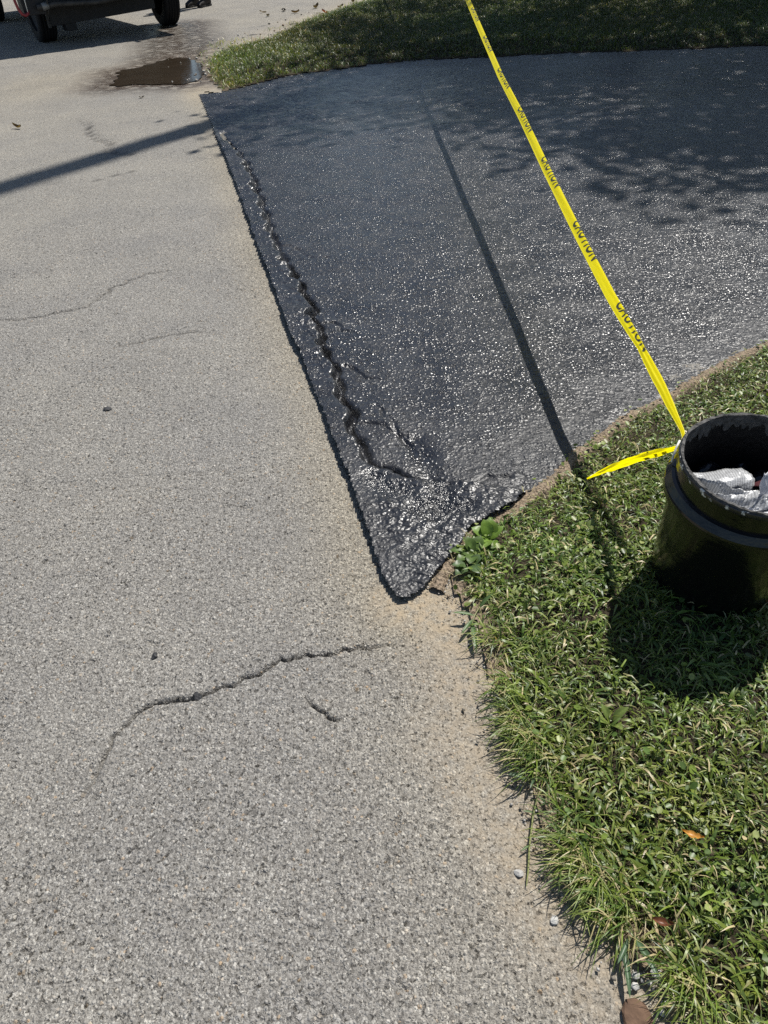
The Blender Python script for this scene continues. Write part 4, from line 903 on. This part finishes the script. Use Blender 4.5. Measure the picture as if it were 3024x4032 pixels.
def sprig(path, leaves, label, stemr=.0014, tint=(.085, .14, .05), stem=(.30, .30, .14)):
    root = empty('crabgrass_sprig', path[0]); tag(root, label, 'grass sprig'); o0 = Vector(path[0])
    V, F = tube_data([Vector(p) - o0 for p in path], [stemr] * (len(path) - 1) + [stemr * .5], 6)
    link('stem', mesh_np('stem', np.array([tuple(v) for v in V]), [np.array([f for f in F if len(f) == 4])], colors=dict(tint=np.tile(np.array([stem]), (len(V), 1)))), M_WEED, root, True)
    for i, (pt, az, L, W, up) in enumerate(leaves):
        o = link('leaf', leaf_mesh(L, W, .35, .22, 91 + i, 8, 0, tint), M_WEED, root, True); o.location = Vector(pt) - o0; o.rotation_euler = (R(up), 0, -R(az))
    return root
sprig([(.213, 1.16, .012), (.200, 1.13, .018), (.186, 1.105, .020), (.178, 1.085, .017)], [((.186, 1.105, .020), -82, .050, .009, 8), ((.181, 1.095, .019), -142, .052, .009, -2), ((.178, 1.088, .017), -178, .085, .012, -4), ((.200, 1.13, .018), 62, .045, .010, 30)], 'crabgrass shoot with long blades lying out over the road')
sprig([(.262, .690, .018), (.238, .672, .015), (.222, .635, .012), (.206, .585, .010), (.196, .545, .007), (.188, .520, .006)], [((.226, .640, .013), -80, .022, .004, 10), ((.206, .585, .010), -120, .02, .004, 5), ((.238, .672, .015), 150, .035, .004, 0)], 'pale bare grass stem trailing down onto the road', .0017, stem=(.26, .28, .10))
sprig([(.262, .715, .020), (.240, .706, .018), (.224, .701, .014)], [((.228, .702, .015), -72, .042, .010, 8), ((.240, .706, .018), -150, .03, .005, 10)], 'short grass shoot with one dark pointed blade above the pale stem', tint=(.05, .09, .04))
sprig([(.345, .43, .02), (.322, .425, .018), (.312, .405, .014)], [((.318, .42, .016), -170, .075, .009, 0), ((.335, .43, .02), 165, .07, .011, 6), ((.33, .428, .02), -140, .05, .008, 5)], 'folded crabgrass blades at the road edge by the pebbles', tint=(.06, .11, .05))

# ------------------------------------------------------------------ stones and leaves
def stone(name, at, size, label, cat, seed, colr, flat=.6, group=None, elong=1.25):
    r_ = np.random.default_rng(seed); bm = bmesh.new(); bmesh.ops.create_icosphere(bm, subdivisions=2, radius=.5)
    pl = r_.normal(size=(7, 3)); pl /= np.linalg.norm(pl, axis=1)[:, None]; off = r_.uniform(.28, .42, 7)
    for v in bm.verts:
        c = np.array(v.co)
        for p_, q_ in zip(pl, off):
            d = c @ p_ - q_
            if d > 0: c = c - p_ * d
        c += r_.normal(0, .008, 3); v.co = Vector(c * np.array([elong, 1, flat]) * size * 1.25)
    o = bm_obj(name, bm, colr); o.location = (at[0], at[1], at[2] + size * flat * .40); o.rotation_euler = (0, 0, r_.uniform(0, 6)); tag(o, label, cat, group); return o
M_ST = [simple('pale_stone', (.36, .35, .33), .8, .3, bump=(120, .002), var=.2, vscale=80), simple('grey_stone', (.19, .185, .18), .85, .3, bump=(120, .002), var=.25, vscale=80), simple('white_stone', (.46, .45, .42), .75, .3, bump=(120, .002), var=.12, vscale=80), simple('brick_red_stone', (.12, .075, .05), .9, .2, bump=(90, .003), var=.3, vscale=60), simple('tarry_stone', (.025, .025, .026), .6, .4, bump=(90, .003))]
G1 = 'loose pebbles by the grass edge'
for i, (x, y, s, m, lab) in enumerate([
    (.326, .379, .013, 0, 'pale pebble topmost in the loose cluster beside the folded grass blades'), (.320, .366, .012, 2, 'white pebble under the topmost one of the cluster'),
    (.334, .372, .008, 1, 'small grey pebble in the middle of the cluster'), (.342, .369, .009, 0, 'pale pebble between the cluster and the grass'),
    (.357, .380, .015, 2, 'white pebble half under the grass blades'), (.363, .369, .010, 1, 'grey pebble tucked in the grass beside the white one'),
    (.356, .340, .012, 2, 'white round pebble above the brown brick chip'), (.349, .330, .011, 0, 'pale pebble touching the brown brick chip shadow'),
    (.345, .358, .008, 1, 'little grey pebble halfway down to the brick chip'), (.296, .463, .018, 1, 'grey stone in the shade of the lower grass tuft'),
    (.223, .466, .014, 2, 'white pebble alone on the road below the lower tuft'), (.180, .543, .015, 0, 'pale flat stone set in the road beside the bare stem'),
    (.197, .996, .013, 1, 'grey pebble topmost of the three below the crabgrass shoot'), (.206, .978, .012, 0, 'pale pebble nearest the dry straw of the three'), (.190, .972, .010, 1, 'grey pebble lowest of the three by the straw')]):
    stone('pebble', (x, y, -.001 if x < .3 else .004), s * .8, lab, 'pebble', 500 + i, M_ST[m], .7, G1)
stone('brick_chip', (.312, .322, .001), .036, 'flat brown chip of brick on the road by the grass', 'brick chip', 540, M_ST[3], .35, None, 1.35)
stone('white_stone', (.566, .652, .040), .016, 'white stone sunk in the grass', 'stone', 541, M_ST[2], .7)
stone('black_stone', (-.423, .956, -.004), .018, 'black tarry stone lodged in the long road crack', 'stone', 542, M_ST[4], .6)
stone('tar_crumb', (-.536, 1.074, -.002), .014, 'crumb of black tar on the road above the long crack', 'tar crumb', 543, M_ST[4], .6)
stone('tar_crumb', (-.902, 2.155, -.001), .022, 'crumb of black tar on the open road above the middle', 'tar crumb', 544, M_ST[4], .5)

def dead_leaf(at, L, W, label, tint, seed, yaw, curl=.5, group='fallen leaves on the road'):
    r_ = np.random.default_rng(seed); V, C, F = [], [], []; n = 8
    for i in range(n + 1):
        t = i / n; wd = W * math.sin(math.pi * (t * .96 + .02)) ** .7 * (1 + .18 * r_.normal()) / 2
        for sx in (-1, -.5, 0, .5, 1): V.append((sx * wd * (1 - .15 * curl), L * (t - .5), curl * .45 * W * sx * sx + .22 * L * curl * (2 * t - 1) ** 2 + .004)); C.append(np.array(tint) * r_.uniform(.75, 1.2))
    for i in range(n):
        for k in range(4): F.append((i * 5 + k, i * 5 + k + 1, (i + 1) * 5 + k + 1, (i + 1) * 5 + k))
    o = link('fallen_leaf', mesh_np('fallen_leaf', np.array(V), [np.array(F)], colors=dict(tint=np.array(C))), M_WEED, smooth=True); o.location = at; o.rotation_euler = (r_.normal(0, .12), r_.normal(0, .12), yaw); tag(o, label, 'leaf', group); return o
for i, (x, y, L, W, tint, lab) in enumerate([
    (-.93, 13.29, .11, .07, (.03, .025, .02), 'dark curled leaf on the road, topmost before the far lawn tip'), (-.73, 12.94, .12, .07, (.08, .05, .03), 'brown leaf on the road below the dark curled one'),
    (-.44, 13.38, .14, .07, (.10, .075, .05), 'long brown leaf out on the road near the lawn'), (-.31, 12.72, .13, .09, (.22, .06, .03), 'reddish leaf right at the far lawn edge'),
    (-.07, 13.22, .10, .06, (.09, .06, .04), 'small brown leaf beside the lawn past the reddish one'), (.12, 13.75, .09, .06, (.05, .04, .03), 'dark leaf highest along the far lawn edge'),
    (-1.24, 13.3, .10, .06, (.12, .09, .06), 'tan leaf farther out on the road toward the truck'), (-1.13, 12.8, .09, .05, (.06, .05, .035), 'dull brown leaf under the tan one on the road'),
    (-2.69, 6.62, .10, .035, (.13, .09, .055), 'thin tan leaf on the sunlit road above the pole shadow'), (-1.87, 7.47, .05, .03, (.04, .03, .02), 'dark leaf scrap under the puddle')]):
    dead_leaf((x, y, .004), L, W, lab, tint, 600 + i, i * 1.3, .5 + .2 * (i % 3))
dead_leaf((.466, .556, .058), .034, .011, 'orange leaf lying in the sunlit grass', (.55, .26, .05), 640, R(60), .6, None)
dead_leaf((.375, .432, .050), .030, .014, 'reddish brown leaf in the grass above the pebbles', (.16, .06, .03), 641, R(70), .7, None)

# fine grit that has washed to the verge: too many to count
n = 5200
P = np.c_[rng.uniform(.0, .5, n), rng.uniform(.22, 1.3, n)]; dn, sn, _ = polyline_dist(P, NEAR_EDGE); k = rng.random(n) < np.exp(-(dn / .035) ** 2) * .95; P = P[k]
n2 = 500; Pf = np.c_[rng.uniform(-2.6, -.2, n2), rng.uniform(7.9, 13, n2)]; dfar, _, _ = polyline_dist(Pf, FAR_EDGE); Pf = Pf[(rng.random(n2) < np.exp(-(dfar / .45) ** 2)) & ~inside(Pf, FAR)]
m = len(P) + len(Pf); PP = np.r_[P, Pf]; sz = np.r_[rng.uniform(.0012, .0038, len(P)), rng.uniform(.006, .018, len(Pf))]
octv = np.array([(1, 0, 0), (0, 1, 0), (-1, 0, 0), (0, -1, 0), (0, 0, .8), (0, 0, -.8)]); octf = np.array([(0, 1, 4), (1, 2, 4), (2, 3, 4), (3, 0, 4), (1, 0, 5), (2, 1, 5), (3, 2, 5), (0, 3, 5)])
ov = octv[None] * sz[:, None, None] * rng.uniform(.6, 1.3, (m, 6, 1)); ca, sa = np.cos(rng.uniform(0, 6.28, m)), np.sin(rng.uniform(0, 6.28, m))
X = ov[..., 0] * ca[:, None] - ov[..., 1] * sa[:, None] + PP[:, :1]; Y = ov[..., 0] * sa[:, None] + ov[..., 1] * ca[:, None] + PP[:, 1:]; Z = ov[..., 2] + (sz * .5 + .003)[:, None]
gt = np.array([(.30, .28, .25), (.18, .16, .13), (.42, .40, .37), (.24, .18, .12)])[rng.integers(0, 4, m)]
bg = NB('grit'); bg.set(Base_Color=bg.attr('tint', True), Roughness=.9)
tag(link('gravel', mesh_np('gravel', np.stack([X, Y, Z], -1).reshape(-1, 3), [(octf[None] + (np.arange(m) * 6)[:, None, None]).reshape(-1, 3)], colors=dict(tint=np.repeat(gt, 6, 0))), bg.m), 'loose grit washed along the grass edges', 'gravel', kind='stuff')
